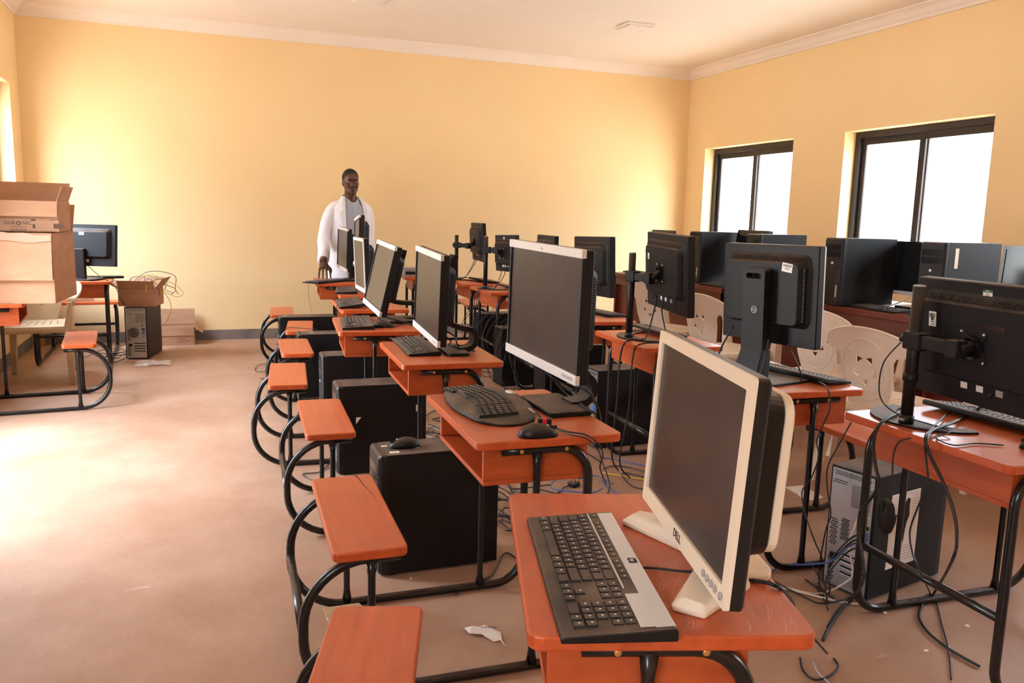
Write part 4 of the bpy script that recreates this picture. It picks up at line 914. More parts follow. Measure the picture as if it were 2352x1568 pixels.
# ---- computer towers
GT = 'computer towers standing between the aisle desks'
tower(.765, 2.772, 0, 0, 'black computer tower beside the nearest full bench, with a mouse and white stickers on top', GT, stickers=(('t',-.16,-.055,.034,.022),('t',-.075,-.02,.024,.016),('t',-.18,.03,.02,.014)))
tower(.800, 3.950, -.02, 0, 'black computer tower with torn white triangle on its side, behind the mouse topped tower', GT, stickers=(('t',.10,-.02,.022,.016),))
t_ = D.objects['computer_tower.001']
for u, v in ((-.13,.29),(.17,.32)): MB().prism([(0,0),(0,-.034),(.026,0)] if u < 0 else [(0,-.02),(0,.02),(.02,.004)], -.0898, -.0890, 0, T(u,0,v), False, 'y').build('torn_sticker', M['label'], t_)
tower(.845, 4.822, -.03, 0, 'black computer tower with one small white sticker, third from the front of the aisle row', GT, stickers=(('t',-.07,.0,.022,.022),))
tower(.800, 5.712, -.02, 0, 'black computer tower with scratched side, fourth from the front of the aisle row', GT, stickers=(('t',-.12,.0,.024,.022),))
tower(.760, 6.690, -.01, 0, 'black computer tower farthest back in the aisle row', GT, stickers=(('t',-.17,.0,.024,.02),))
GW = 'computer towers under the window row desks'
tb = tower(2.285, 2.118, PI+.20, 0, 'computer tower showing its steel rear and torn side paper, under the right edge desk', GW, rear=True)
tower(2.245, 4.030, PI+.03, 0, 'black computer tower with dusty top under the desk behind the cream framed monitor', GW, rear=True)
tower(2.290, 4.866, PI, 0, 'black computer tower hidden behind the dusty topped tower', GW)
tower(2.300, 5.740, PI, 0, 'black computer tower in the dark among cables right of the third aisle monitor', GW)
tower(2.445, 6.645, PI, 0, 'black computer tower with dusty top under the farther pole monitors', GW)
# torn paper sheet glued on the tower side facing the viewer (local +y side)
o = [(-.085,-.135),(.085,-.135),(.085,.135),(-.085,.135)]
hole1 = [(.028,.105),(.012,.112),(-.004,.095),(-.008,.060),(-.020,.035),(-.012,-.005),(.004,-.060),(.010,-.01),(.016,.02),(.030,.045),(.026,.075)]
hole2 = [(-.045,.058),(-.056,.062),(-.066,.04),(-.058,.012),(-.050,.03)]
pp = MB(); pp.plate(o, [hole1, hole2], -.0004, .0004, 0, None, 'x')
Pm = T(.045, .0895, .235) @ rot(z=PI/2) @ rot(x=0)
pp.xf(Pm); psh = pp.build('torn_paper', M['paper'], tb)
ln = MB()
for i in range(24):
    z = .125-i*.0105; a = -.075 if i > 1 else .0; b_ = .072-.012*rnd.random()
    for q0, q1 in (((.040, b_),(-.072,-.030)) if -.05 < z < .115 else (((.0 if i % 3 else -.05), b_),)): 
        pass
    seg = [(.042, .078)] if -.062 < z < .115 else [(-.06+.04*rnd.random(), .078)]
    for q0, q1 in seg: ln.box(.0004,.0007,q0,q1,z-.0012,z+.0008)
ln.xf(Pm); ln.build('printed_lines', M['grey'], psh)

# ---- long red tables along the right wall with towers, monitors, keyboards
TA = [long_table(5.52, 7.44, 'dark red long table, farthest section, below the far window'), long_table(3.56, 5.49, 'dark red long table, middle section, behind the plastic chairs'), long_table(1.60, 3.53, 'dark red long table, nearest section, mostly behind the pole monitor at the right')]
text('2', .17, M['chalk'], TA[0], page(-.297, -.73, .52, '-x'), 'scratched_number', .0004)
GC = 'computer towers on the long red tables'
Z = .751
def ctower(y, x, label): return tower(x, y, 0, Z, label, GC)
tower(4.225, 6.060, .02, Z, 'black computer tower with silver button on the far red table, right of the pole monitor', GC)
tower(4.225, 5.255, 0, Z, 'black computer tower whose glossy top shows above the big column stand monitor', GC)
tower(4.112, 4.250, -.03, Z, 'tall black computer tower filling the space right of the big column stand monitor', GC)
tower(4.165, 3.525, 0, Z, 'black computer tower with an upright cream tag, before the near window', GC, )
tw = [o for o in D.objects if o.name.startswith('computer_tower') and abs(o.location.y-3.525) < .01 and o.location.x > 4][0]
MB().box(-.145,-.118,-.0902,-.0895,.30,.415).build('cream_tag', M['cream'], tw)
def table_monitor(x, y, th, w, h, zc, label, ti=.12, trim=None):
    t = thing('monitor', (x, y, Z), th, label, 'monitor', 'monitors on the long red tables')
    Am = panel_frame(x-.04*math.cos(th), y-.04*math.sin(th), zc, t, ti, 0)
    mon_panel(t, Am, w, h, M[trim] if trim else M['blkgloss'], M['silver'], 'scrgloss', depth=.03, hump=.03, vents=False, bot_b=.03)
    if trim is None and label.startswith('narrow'): MB().box(-.006,.004,-w/2,w/2,-h/2,-h/2+.026).xf(Am).build('trim_strip', M['silver'], t)
    c = Am @ Vector((.05,0,-h*.15)); MB().box(c.x, c.x+.028, -.04, .04, .01, c.z+.04).build('stand_neck', M['blk'], t, .005)
    MB().prism(rr(c.x-.12, c.x+.08, -.12, .12, .05), 0, .014).build('stand_base', M['blkgloss'], t, .004)
table_monitor(4.38, 7.18, -.06, .46, .385, 1.000, 'monitor by the room corner with a slim slot, far left end of the red tables', .10)
table_monitor(4.36, 5.700, -.05, .46, .36, 1.045, 'wide black monitor tilted back under the far window, keyboard before it', .14)
table_monitor(4.42, 4.640, 0, .42, .34, 1.010, 'monitor of which a dark corner shows between two computer towers', .1)
table_monitor(4.40, 4.000, .0, .44, .355, 1.010, 'narrow looking monitor with a silver lower edge, left of the cream tagged tower', .04)
table_monitor(4.10, 2.900, -.02, .56, .40, .995, 'black monitor at the right edge of the photo, beside the near window', .05)
keyboard(4.05, 4.010, .0, Z, 'keyboard with light patches on the red table, left of the thick pole', 'keyboards on the red tables', .15, .44, dust=False)
keyboard(4.10, 7.19, -.05, Z, 'dusty keyboard on the far end of the red tables', 'keyboards on the red tables', .14, .42)
keyboard(4.06, 5.68, .0, Z, 'shiny black keyboard before the tilted monitor under the far window', 'keyboards on the red tables', .18, .44, dust=False)
mouse(4.01, 3.66, .4, Z, 'black mouse on the red table left of the thick pole', 'blkmat')
# ---- plastic chairs
CL = ['cream plastic armchair farthest back along the red tables, behind the pole monitor', 'cream plastic armchair just left of the big column stand monitor', 'cream plastic armchair behind the right lower corner of the column stand monitor', 'cream plastic armchair nearest the viewer, left of the thick pole']
for (px_, py_), lb, a in zip(((1482,704),(1607,743),(1868,800),(1985,848)), CL, (.30,.12,.10,.10)):
    p = at(px_, py_, .605 if px_ != 1868 else .575); chair(p.x+.24, p.y+.02, a, lb, 'chair', 'cream armchairs facing the window wall', True)
chair(-1.175, 6.74, -PI/2+.02, 'grubby plastic armchair behind the desk with stacked cartons', 'oldchair', None, False)
carton(4.30, 5.05, .05, .0, .40, .34, .38, 'brown carton under the red tables behind the column stand monitor', None, closed=True)
person()
# ---- cartons and clutter of the left corner
def atX(px, py, X):
    d = ray(px, py); return Vector((0, 0, CAM_H)) + d*(X/d.x)
big = carton(-1.160, 5.870, -.07, HD, .64, .58, .425, 'big brown carton on the desk at the left edge, torn flap hanging over its front', None, (('s', -84, .285), ('e', -97, .24), ('n', 60, .2)))
MB().box(-.20, -.155, -.2955, -.2912, .0, .165).build('tape_strip', M['tape'], big)
rp_ = MB()
o = [(-.32,.43),(.06,.43),(.10,.422),(.17,.427),(.24,.410),(.318,.415),(.318,.38),(.20,.365),(.08,.38),(-.10,.37),(-.32,.38)]
rp_.prism(o, -.302, -.2985, 0, None, False, 'y'); rp_.build('torn_edge', M['cardin'], big)
top = carton(-1.105, 5.845, -.05, HD+.431, .56, .34, .185, 'smaller open carton with dark printing, stacked on top of the big carton', None, (('s', -72, .10), ('n', 58, .14), ('e', 70, .10), ('w', 70, .10)), mt='card')
Fp = page(-.015, -.1715, .050, '-y')
text('DUR', .030, M['cardink'], top, Fp @ T(.030,.0,0), 'lettering', .0002, sx=1.0); text('NIC', .030, M['cardink'], top, Fp @ T(.122,.0,0), 'lettering', .0002)
MB().plate(circ(0,0,.013,n=20), [circ(0,0,.007,n=20)[::-1]], 0, .0004).xf(Fp @ T(.077,0,0)).build('round_mark', M['cardink'], top)
text('MONITOR STAND', .010, M['cardink'], top, Fp @ T(.076,-.023,0), 'lettering', .0002)
m = MB()
for k in range(6): m.box(.036+k*.015-.004, .036+k*.015+.004, -.001, .0, -.045, -.037)
m.xf(Fp @ Matrix(((1,0,0,0),(0,0,1,0),(0,1,0,0),(0,0,0,1)))).build('printed_icons', M['cardink'], top)
m = MB(); m.box(.25,.30,-.1712,-.1706,.02,.05); m.box(.23,.30,-.1712,-.1706,.070,.073); m.box(.13,.155,-.1712,-.1706,.065,.075); m.box(.137,.150,-.1712,-.1706,.02,.045); m.build('printed_box', M['cardink'], top)
t = thing('white_box', (-1.17, 5.80, HD+.565), .08, 'flat white box sticking out of the smaller open carton', 'box'); MB().box(-.17,.17,-.07,.07,.0,.035).build('sleeve', M['white'], t, .002); MB().box(-.16,.168,-.066,.066,-.006,.0).build('tray', M['cardin'], t)
t = thing('cardboard_scrap', (-.93, 5.83, HD+.57), -.3, 'folded brown cardboard piece inside the smaller open carton', 'cardboard')
MB().add([(-.09,-.04,0),(.08,-.05,-.01),(.10,.05,0),(-.08,.05,.02),(-.09,-.04,.02),(.06,-.05,.012),(.08,.05,.02),(-.08,.05,.045)], [(0,1,2,3),(4,5,6,7),(0,1,5,4),(1,2,6,5),(2,3,7,6),(3,0,4,7)]).build('sheet', M['card'], t)
tower(-.522, 7.694, -1.785, 0, 'computer tower with its steel rear and round fan showing, under a carton of cables', None, rear=True)
tl = [o for o in D.objects if o.name.startswith('computer_tower') and abs(o.location.x+.522) < .001][0]
fg = MB()
for r in (.012,.022,.032,.042): fg.plate(circ(0,0,r,n=28), [circ(0,0,r-.003,n=28)[::-1]], 0, .003)
fg.xf(T(.2255,-.02,.23) @ rot(y=PI/2)); fg.build('fan_grille', M['steel'], tl)
MB().prism(circ(-.02,.23,.045,n=28), .2248,.2256,0,None,False,'x').build('fan_opening', M['hole'], tl)
cc = carton(-.530, 7.665, -.22, .4485, .30, .26, .145, 'open carton full of tangled cables, on the tower by the back wall', None, (('s', 62, .085), ('e', 52, .12), ('n', 60, .10), ('w', 30, .12)))
rc = random.Random(3)
for k in range(9):
    c0 = Vector((-.53+rc.uniform(-.08,.10), 7.66+rc.uniform(-.06,.06), .60)); a = rc.uniform(0, 2*PI); R_ = rc.uniform(.07,.15); pts = []
    for j in range(8):
        b_ = j/7*PI*rc.uniform(1.0,1.15); pts.append(c0+Vector((math.cos(a)*R_*math.cos(b_)+.02*j*rc.random(), math.sin(a)*R_*math.cos(b_), R_*1.1*math.sin(b_)-.03)))
    cable(pts, .0025, ('cable','yellowcable','cable','greycable')[k % 4] if k not in (1,5) else 'yellowcable', 'thin cable looping up out of the carton on the tower', 'cables looping out of the carton')
cable([(-.43,7.66,.57),(-.36,7.64,.66),(-.26,7.62,.63),(-.19,7.62,.55),(-.25,7.62,.52),(-.36,7.64,.58),(-.42,7.66,.62)], .0025, 'yellowcable', 'yellow cable loop hanging out to the right of the carton of cables')
cable([(-.42,7.64,.58),(-.33,7.62,.54),(-.29,7.62,.42),(-.33,7.62,.31),(-.37,7.63,.27)], .0025, 'yellowcable', 'yellow cable end hanging down beside the tower by the back wall')
fc = carton(-.285, 8.300, -.04, 0, .34, .22, .175, 'brown carton on the floor against the back wall, flaps standing up', None, (('n', 84, .15), ('e', -40, .10), ('s', -86, .085)))
text('COMPUTER', .022, M['cardink'], fc, page(.07,-.1105,.035,'-y'), 'lettering', .0002); text('MADE IN', .013, M['cardink'], fc, page(.07,-.1105,.062,'-y'), 'lettering', .0002)
p = at(76, 797, .0); carton(p.x, p.y+.08, .2, 0, .16, .14, .11, 'small brown carton on the floor under the chair at the left', None, closed=True)
t = thing('plastic_film', tuple(at(352, 836, .0)), 0, 'crumpled clear plastic film on the floor before the carton of cables', 'plastic film')
m = MB(); g = {}
for i in range(9):
    for j in range(7): m.v.append(Vector(((i-4)*.034+rc.uniform(-.008,.008), (j-3)*.04+rc.uniform(-.01,.01), .004+.035*rc.random()*(1-abs(i-4)/5))))
for i in range(8):
    for j in range(6): m.f.append([i*7+j, (i+1)*7+j, (i+1)*7+j+1, i*7+j+1]); m.m.append(0); m.s.append(False)
m.build('sheet', M['film'], t)
p = at(190, 689, .435); t = thing('cardboard_scrap', (p.x, 8.21, .431), .3, 'torn brown cardboard scrap on the bench along the back wall', 'cardboard')
MB().add([(-.10,-.03,0),(.09,-.05,.0),(.06,.05,0),(-.02,.03,0),(-.10,-.03,.004),(.09,-.05,.05),(.06,.05,.012),(-.02,.03,.02)], [(0,3,2,1),(4,5,6,7),(0,1,5,4),(1,2,6,5),(2,3,7,6),(3,0,4,7)]).build('sheet', M['card'], t)
p = at(946, 627, .71); t = thing('grey_box', (1.93, 7.72, HD), -.1, 'flat grey box on the desk by the back wall, between two aisle monitors', 'box'); MB().box(-.13,.13,-.11,.11,0,.085).build('case', M['grey'], t, .004); MB().box(-.12,.12,-.112,-.11,.02,.05).build('front_slot', M['blkmat'], t)

# ---- litter on the floor
def scrap(px, py, s, label, mt='paper', group=None, name='paper_scrap'):
    p = at(px, py, .002); m = MB(); n = 7; a0 = rnd.random()*6
    o = [(s*rnd.uniform(.6,1.1)*math.cos(a0+2*PI*k/n), s*.8*rnd.uniform(.6,1.1)*math.sin(a0+2*PI*k/n)) for k in range(n)]
    m.add([(a, b, .002+rnd.uniform(0,.35*s)) for a, b in o]+[(0,0,.004)]+[(a, b, .0005) for a, b in o], [(i,(i+1)%n,n) for i in range(n)]+[(i, n+1+i, n+1+(i+1)%n, (i+1)%n) for i in range(n)])
    o_ = m.build(name, M[mt]); o_.location = (p.x, p.y, 0); return tag(o_, label, 'paper', group)
for x_, y_ in ((2032,1406),(2221,1437),(2128,1494),(2176,1484)): scrap(x_, y_, .009, 'tiny white paper scrap on the floor under the right edge desk', 'paper', 'tiny paper scraps at the lower right')
scrap(943, 1327, .006, 'tiny white speck of paper on the floor beside the nearest tower')
p0, p1 = at(742,1420,.004), at(838,1390,.004); d = p1-p0; L_ = d.length
t = thing('dry_husk', tuple((p0+p1)/2), math.atan2(d.y, d.x), 'pale dry husk or split wood sliver on the floor behind the nearest bench', 'husk')
for k in range(4):
    q = (k-1.5)*.010
    MB().add([(-L_/2+.006*k,q*2.2-.006,.001),(-L_/2+.006*k,q*2.2+.008,.012),(L_/2-.02,q*.3+.003,.010),(L_/2-.01,q*.3-.003,.002),(-L_/2+.004*k,q*2.2,.018),(L_/2-.02,q*.3,.014)], [(0,1,2,3),(0,3,5,4),(1,4,5,2),(0,4,1),(2,5,3)]).build('fibre', M['kraft'], t)
# torn paper with lettering
P4 = [(1066,1442),(1078,1461),(1108,1457),(1112,1464),(1134,1474),(1150,1471),(1160,1484),(1153,1472),(1150,1452),(1133,1447),(1112,1435),(1102,1441),(1085,1443)]
pc_ = at(1112,1455,.003); vs_ = [at(x_, y_, .003)-pc_ for x_, y_ in P4]
m = MB(); m.prism([(v.x, v.y) for v in vs_], .002, .0032)
for v in m.v: v.z += .010*math.sin(v.x*90)*math.sin(v.y*70+1) if v.z > .001 else 0; v.z = max(v.z, .001)
t = thing('torn_paper', (pc_.x, pc_.y, .003), 0, 'torn dusty paper lettered comp on the floor by the nearest desk', 'paper'); m.build('sheet', M['paper'], t)
q = at(1124,1447,.003)-pc_; text('comp.', .022, M['ink'], t, T(q.x, q.y, .011) @ rot(z=-.30), 'lettering', .0002)
P5 = [(1803,1118),(1842,1114),(1892,1142),(1868,1149),(1840,1142),(1832,1134)]
pc_ = at(1845,1132,.003); m = MB(); m.prism([tuple((at(x_,y_,.003)-pc_).xy) for x_, y_ in P5], .001, .003); o_ = m.build('paper_sheet', M['paper']); o_.location = (pc_.x, pc_.y, 0); tag(o_, 'pale folded paper sheet on the floor between two desk legs at the right', 'paper')
pk = at(1318, 1117, .0); t = thing('power_plug', (pk.x, pk.y, 0), .4, 'black three pin mains plug lying pins up on the floor behind the nearest desk', 'plug')
MB().loft([[(-.026*k,-.024*k,z) for k in (1,)]*0 or [(a*s_,b*s_,z) for a,b in rr(-.026,.026,-.024,.024,.012)] for z, s_ in ((0,.8),(.006,1),(.020,1),(.026,.8))]).build('body', M['blk'], t)
for a,b in ((-.011,-.008),(.011,-.008),(0,.012)): MB().box(a-.003,a+.003,b-.002,b+.002,.026,.043).build('pin', M['brass'], t)
MB().tube(smooth([(-.02,0,.012),(-.06,.01,.006),(-.14,-.02,.004),(-.25,.02,.004),(-.30,.10,.004),(-.24,.2,.004)], 5), .0035, 6).build('cord', M['cable'], t)
# hanging mouse on the right edge desk
q = atX(2036, 1185, 1.862); t = thing('mouse', tuple(q), 0, 'black mouse dangling by its cord from the right edge desk, before the tower', 'mouse')
rg = []
for k in range(11):
    u = k/10; w_ = .031*(max(.05,1-abs(2*u-1)**3))**.5; rg.append([(-.018*math.sin(PI*j/8)*max(.15,math.sin(PI*min(1,u*.9+.08))), w_*math.cos(PI*j/8), .055-.11*u) for j in range(9)])
MB().loft(rg, 0, None, True).build('body', M['blkmat'], t); MB().box(-.019,-.012,-.0008,.0008,.01,.05).build('button_gap', M['hole'], t)
MB().tube(smooth([(0,0,.054),(.003,-.003,.12),(.004,.0,.19),(.004,-.02,.235),(.04,-.05,.252)], 5), .0022, 6).build('cord', M['cable'], t)

# ---- cables
X_ = lambda L, X: [atX(a, b, X) for a, b in L]
Z_ = lambda L, z: [at(a, b, z) for a, b in L]
c_ = Z_([(2098,930),(2068,946),(2035,962)], HD+.010)+X_([(2014,985),(2006,1025),(2012,1075),(2019,1110),(2000,1145),(1976,1175),(1972,1230),(1983,1290),(1982,1335)], 1.858)+Z_([(1950,1385),(1905,1440),(1890,1470)], .006)
cable(c_, .005, 'cable', 'thick black cable leaving the thick pole, bending over the desk edge to the floor')
c_ = [A1 @ Vector((.062,.07,-.12))]; c_ = [t1.matrix_basis @ c_[0]]+Z_([(2240,945),(2190,970),(2142,988)], HD+.012)+X_([(2128,1010),(2136,1045),(2165,1105),(2188,1165),(2198,1230),(2186,1290)], 1.855)+Z_([(2140,1370),(2112,1405),(2126,1445),(2180,1490),(2250,1530)], .006)
cable(c_, .0045, 'cable', 'thick black monitor cable hanging in a wide arc from the right edge desk')
c_ = Z_([(2215,925),(2170,955),(2140,985)], HD+.010)+X_([(2124,1005),(2128,1060),(2130,1110),(2108,1165),(2090,1220),(2096,1270),(2112,1310)], 1.856)+Z_([(2140,1370),(2165,1440),(2180,1500),(2185,1560)], .005)
cable(c_, .0028, 'cable', 'thin black cable hanging between the two thick cables of the right edge desk')
c_ = [t1.location+Vector((-.03,.02,.25)), t1.location+Vector((-.06,.05,.18)), t1.location+Vector((-.05,.06,.08)), t1.location+Vector((-.01,.03,.03)), t1.location+Vector((.04,-.06,.012)), t1.location+Vector((.03,-.13,.012))]+Z_([(2150,1005),(2190,1022),(2240,1018),(2305,1022)], HD+.004)
cable(c_, .002, 'cable', 'thin cord curling from the pole clamp to the mouse at the right edge')
cable(Z_([(1855,862),(1878,875)], HD+.012)+X_([(1898,888),(1906,915),(1904,945),(1886,985),(1876,1015),(1880,1050),(1862,1100),(1842,1130),(1850,1180),(1870,1240)], 1.90)+Z_([(1890,1290),(1880,1340)], .01), .0025, 'cable', 'thin cord falling in waves from the keyboard behind the cream framed monitor')
cable(X_([(1955,970),(1930,1015),(1902,1070),(1900,1120),(1908,1180),(1895,1225)], 1.99)+Z_([(1880,1330),(1902,1400)], .01), .0025, 'cable', 'thin black cord hanging down just left of the steel backed tower')
rear = lambda y_, z_: tb.matrix_basis @ Vector((.228, y_, z_))
for k, (y_, z_, e) in enumerate(((.06,.24,(1862,1290)),(.06,.224,(1850,1330)),(.055,.19,(1875,1345)))):
    a = rear(y_, z_); cable([a, rear(y_, z_)+Vector((-.06,.0,-.01)), a+Vector((-.12,.02,-.10)), a+Vector((-.13,.0,-.18))]+Z_([e, (e[0]+40, e[1]+30)], .006), .003, 'cable', 'thin black cord plugged into the steel rear of the tower', 'cords in the steel backed tower')
a = rear(.055,.205); cable([a, a+Vector((-.05,0,.0)), a+Vector((-.14,.0,-.05))]+Z_([(1800,1298),(1772,1312),(1720,1330),(1640,1345)], .006), .0035, 'bluecable', 'blue network cable running from the steel backed tower to the left over the floor')
a = rear(.035,.30); cable([a, a+Vector((-.02,-.01,-.03)), a+Vector((-.03,0,-.10)), rear(.05,.10)+Vector((-.02,0,0)), a+Vector((-.03,.0,-.24))]+Z_([(1912,1335),(1895,1362),(1860,1362),(1810,1350),(1775,1345)], .006)[1:], .0035, 'whitecable', 'white cable coming down the steel rear of the tower')
cable(Z_([(1745,1335),(1800,1350),(1860,1365),(1930,1382),(1985,1388)], .006), .004, 'whitecable', 'white cable lying on the floor left of the steel backed tower')
cable(Z_([(1770,1330),(1850,1372),(1890,1385),(1955,1370),(1990,1340)], .012), .0035, 'cable', 'black cable crossing over the white cable on the floor')
cable(Z_([(1712,1330),(1745,1335),(1775,1342)], HD+.006)+[at(1800,1358,HD-.01), at(1822,1385,HD-.14), at(1830,1420,HD-.4)]+Z_([(1900,1500)], .01), .0035, 'cable', 'black cable of the cream framed monitor falling over the desk edge')
cable(Z_([(1472,1303),(1510,1305),(1560,1311),(1605,1313)], HD+.004), .0022, 'cable', 'thin cord of the silver edged keyboard passing under the cream framed monitor')
cable(Z_([(1900,1440),(1925,1400),(1960,1370)], .006)+Z_([(1990,1340)], .03), .004, 'cable', 'black cable rising from the floor near the front leg of the right edge desk')
cable(Z_([(1915,1512),(1925,1530),(1905,1552),(1870,1560),(1845,1540),(1838,1510)], .005), .0035, 'cable', 'black cable loop on the floor under the near right corner of the front desk')
cable(Z_([(1868,1520),(1880,1545),(1905,1568),(1925,1590)], .006), .0025, 'greycable', 'grey cable on the floor under the near right corner of the front desk')
# wave keyboard desk
cable(Z_([(1279,985),(1310,998),(1345,1006)], HD+.004)+[at(1372,1030,HD-.03), at(1385,1065,HD-.12), at(1396,1095,HD-.2), at(1400,1120,HD-.3), at(1388,1150,.2)], .002, 'cable', 'thin mouse cord falling over the right edge of the wave keyboard desk')
cable(Z_([(1230,945),(1262,975),(1300,990),(1350,1000)], HD+.006)+[at(1380,1028,HD-.02), at(1384,1050,HD-.1), at(1378,1075,HD-.16), at(1392,1110,HD-.3)], .0025, 'cable', 'keyboard cord with its end hanging at the right edge of the wave keyboard desk')
q0, q1 = at(1240,964,HD+.012), at(1262,975,HD+.01); t = thing('cable_tie', tuple((q0+q1)/2), -.4, 'black cable tie with a red band behind the mouse on the wave keyboard desk', 'cable tie')
MB().box(-.02,.02,-.012,.012,-.004,.012).build('strap', M['blk'], t, .003); MB().box(-.006,.006,-.0128,.0128,-.0045,.0128).build('band', M['red'], t)
cable([Vector((.97,2.28,.83)), Vector((.99,2.24,.79))]+Z_([(1300,905),(1330,925),(1352,942)], HD+.018)+[at(1368,955,HD-.02), at(1375,1000,HD-.3)], .004, 'cable', 'black cable under the largest silver strip monitor, lying on its flat foot')
cable([Vector((.99,2.12,.80)), at(1352,900,HD+.09), at(1368,925,HD+.03), at(1380,960,HD-.05), at(1382,1000,HD-.3)], .004, 'cable', 'black cable dropping behind the curved neck of the largest silver strip monitor')
cable(Z_([(1380,1085),(1430,1093),(1490,1103),(1560,1115)], .006), .003, 'yellowcable', 'yellow cable straight across the floor behind the nearest desk')
cable(Z_([(1378,1050),(1420,1056),(1475,1068),(1540,1080)], .006), .003, 'bluecable', 'blue cable on the floor above the yellow cable')
cable(Z_([(1382,1102),(1396,1118),(1432,1142),(1480,1165)], .006), .0035, 'bluecable', 'blue cable on the floor just behind the far edge of the nearest desk')
cable(Z_([(1385,1078),(1402,1070),(1440,1072),(1480,1083),(1500,1090)], .006), .003, 'cable', 'black cable curving on the floor beside the yellow cable')
cable(Z_([(1490,1098),(1450,1088),(1430,1086),(1432,1096),(1455,1118),(1490,1123)], .008), .003, 'cable', 'black cable bent back on itself over the yellow cable')
cable(Z_([(1195,1290),(1160,1270),(1130,1320),(1075,1345),(1045,1365)], .006), .0035, 'cable', 'black cable with loose plug end on the floor before the nearest tower', plug=None)
for k in range(7):
    a = rc.uniform(0,6); q = at(1165+rc.uniform(-25,25), 1175+rc.uniform(-40,40), .01); pts = [q+Vector((.05*math.cos(a+j*1.1)*rc.uniform(.5,1.5), .10*math.sin(a+j*1.1)*rc.uniform(.5,1.5), .006*rc.random()+.004*k)) for j in range(6)]
    cable(pts, .0032, 'cable', 'black cable in the tangle on the floor right of the nearest tower', 'cable tangle behind the nearest desk')
for k in range(5):
    q = at(965+rc.uniform(-15,40), 985+rc.uniform(-25,30), .01); a = rc.uniform(0,6); pts = [q+Vector((.06*math.cos(a+j)*rc.uniform(.5,1.5), .12*math.sin(a+j)*rc.uniform(.5,1.5), .01)) for j in range(6)]
    cable(pts, .003, 'greycable' if k == 2 else 'cable', 'cable curled on the floor right of the second tower', 'cables curled by the second tower')
# monitors further back
cable([Vector((.93,3.42,.80)), at(1042,770,HD+.06), at(1050,790,HD+.03), at(1062,795,HD+.02), at(1085,788,HD+.03)], .004, 'cable', 'black cable under the third aisle monitor beside its curved neck')
cable([Vector((.93,3.36,.79)), at(1035,782,HD+.04), at(1030,793,HD+.03), at(1058,800,HD+.02), at(1100,812,HD-.03), at(1105,850,HD-.3)], .004, 'cable', 'black cable lying across the foot of the third aisle monitor')
cable([Vector((.90,4.45,.80)), at(885,725,HD+.06), at(910,735,HD+.02), at(945,745,HD+.01), at(955,770,HD-.1)], .004, 'cable', 'black cable trailing from the tilted back monitor to the right')
cable(Z_([(903,750),(920,745),(938,742),(955,746)], HD+.004), .002, 'cable', 'thin mouse cord curving over the tilted monitor desk')
cable([at(712,648,HD+.004), at(708,655,HD-.03), at(710,690,HD-.25), at(716,720,HD-.4)], .0022, 'greycable', 'thin cord hanging from the left edge of the farthest aisle desk')
cable([at(778,712,HD+.002), at(772,704,HD+.012), at(779,700,HD+.006)], .0022, 'cable', 'short loop of cord at the left edge of the second farthest aisle desk')
cable(Z_([(640,760),(665,752),(700,754),(730,757)], .4335), .002, 'cable', 'thin cord lying across the bench seat second from the back')
cable(Z_([(640,868),(615,869),(598,869)], .006), .003, 'cable', 'cable with a plug end on the aisle floor by the bench row', plug=True)
cable(Z_([(612,852),(590,853),(586,845),(600,836),(622,838)], .006), .0022, 'cable', 'thin cord loop on the aisle floor behind the cable with the plug end')
cable(Z_([(760,1060),(735,1083),(696,1088),(712,1100),(745,1108),(762,1090)], .006), .003, 'cable', 'black cord making a pointed loop on the floor under the third bench')
# pole monitors: drop cables from monitor backs to the desk and down between the rows
def drop(A_, r_, y_, foot, edge, label, w_=.0032, group=None):
    s0 = r_.matrix_basis @ (A_ @ Vector((.05, y_, -.12))); s1 = r_.matrix_basis @ (A_ @ Vector((.06, y_, -.18)))
    e0 = Vector(foot); x1 = edge
    pts = [s0, s1, (s1+e0)/2+Vector((0,0,-.05)), e0, Vector((x1+.01, e0.y+.02, HD+.008)), Vector((x1-.025, e0.y+.03, HD-.06)), Vector((x1-.04, e0.y+.02, .38)), Vector((x1-.02+rc.uniform(-.04,.05), e0.y+.05, .12)), Vector((x1+.03, e0.y+.1, .01))]
    cable(pts, w_, 'cable', label, group)
drop(A3, t3, -.08, (1.99,3.42,HD+.012), 1.918, 'thick black cable from the pole monitor left of the column stand', .0045)
drop(A3, t3, .02, (2.10,3.30,HD+.012), 1.918, 'thinner second cable from the pole monitor left of the column stand', .0038)
for A_, r_, y0_, x_, n_ in ((A6,t6,6.20,2.095,'nearer'),(A7,t7,7.10,2.115,'farther')):
    for k in range(2): drop(A_, r_, -.04+.07*k, (x_+.06,y0_+.05*k,HD+.012), x_, 'black cable swinging down from the %s small pole monitor by the back wall' % n_, .0032, 'cables of the %s small pole monitor' % n_)
for k in range(16):
    y_ = rc.uniform(5.2, 7.3); x0_ = 2.05+rc.uniform(-.06,.02); g_ = rc.uniform(-.22,.22)
    cable([(x0_+.16,y_,.545),(x0_+.08,y_+.03,.47),(x0_-.01,y_+g_*.4,.34),(x0_-.02+rc.uniform(-.08,.10),y_+g_,.15),(x0_+.06,y_+g_*1.2,.02),(x0_+.2,y_+g_*.7,.008)], .0026, 'cable', 'cable hanging in the crowd of cables below the far window row desks', 'cables below the far window row desks')
for k in range(16):
    y_ = rc.uniform(3.0, 5.0); x0_ = rc.uniform(1.32, 1.85); a = rc.uniform(0,6)
    cable([(x0_+.16*math.cos(a+j*.9)*rc.uniform(.4,1.3), y_+.16*math.sin(a+j*.9)*rc.uniform(.4,1.3), .006+.02*rc.random()) for j in range(7)], .0032, 'bluecable' if k in (3,9) else 'cable', 'cable in the tangle on the floor between the two desk rows', 'cable tangle between the desk rows')
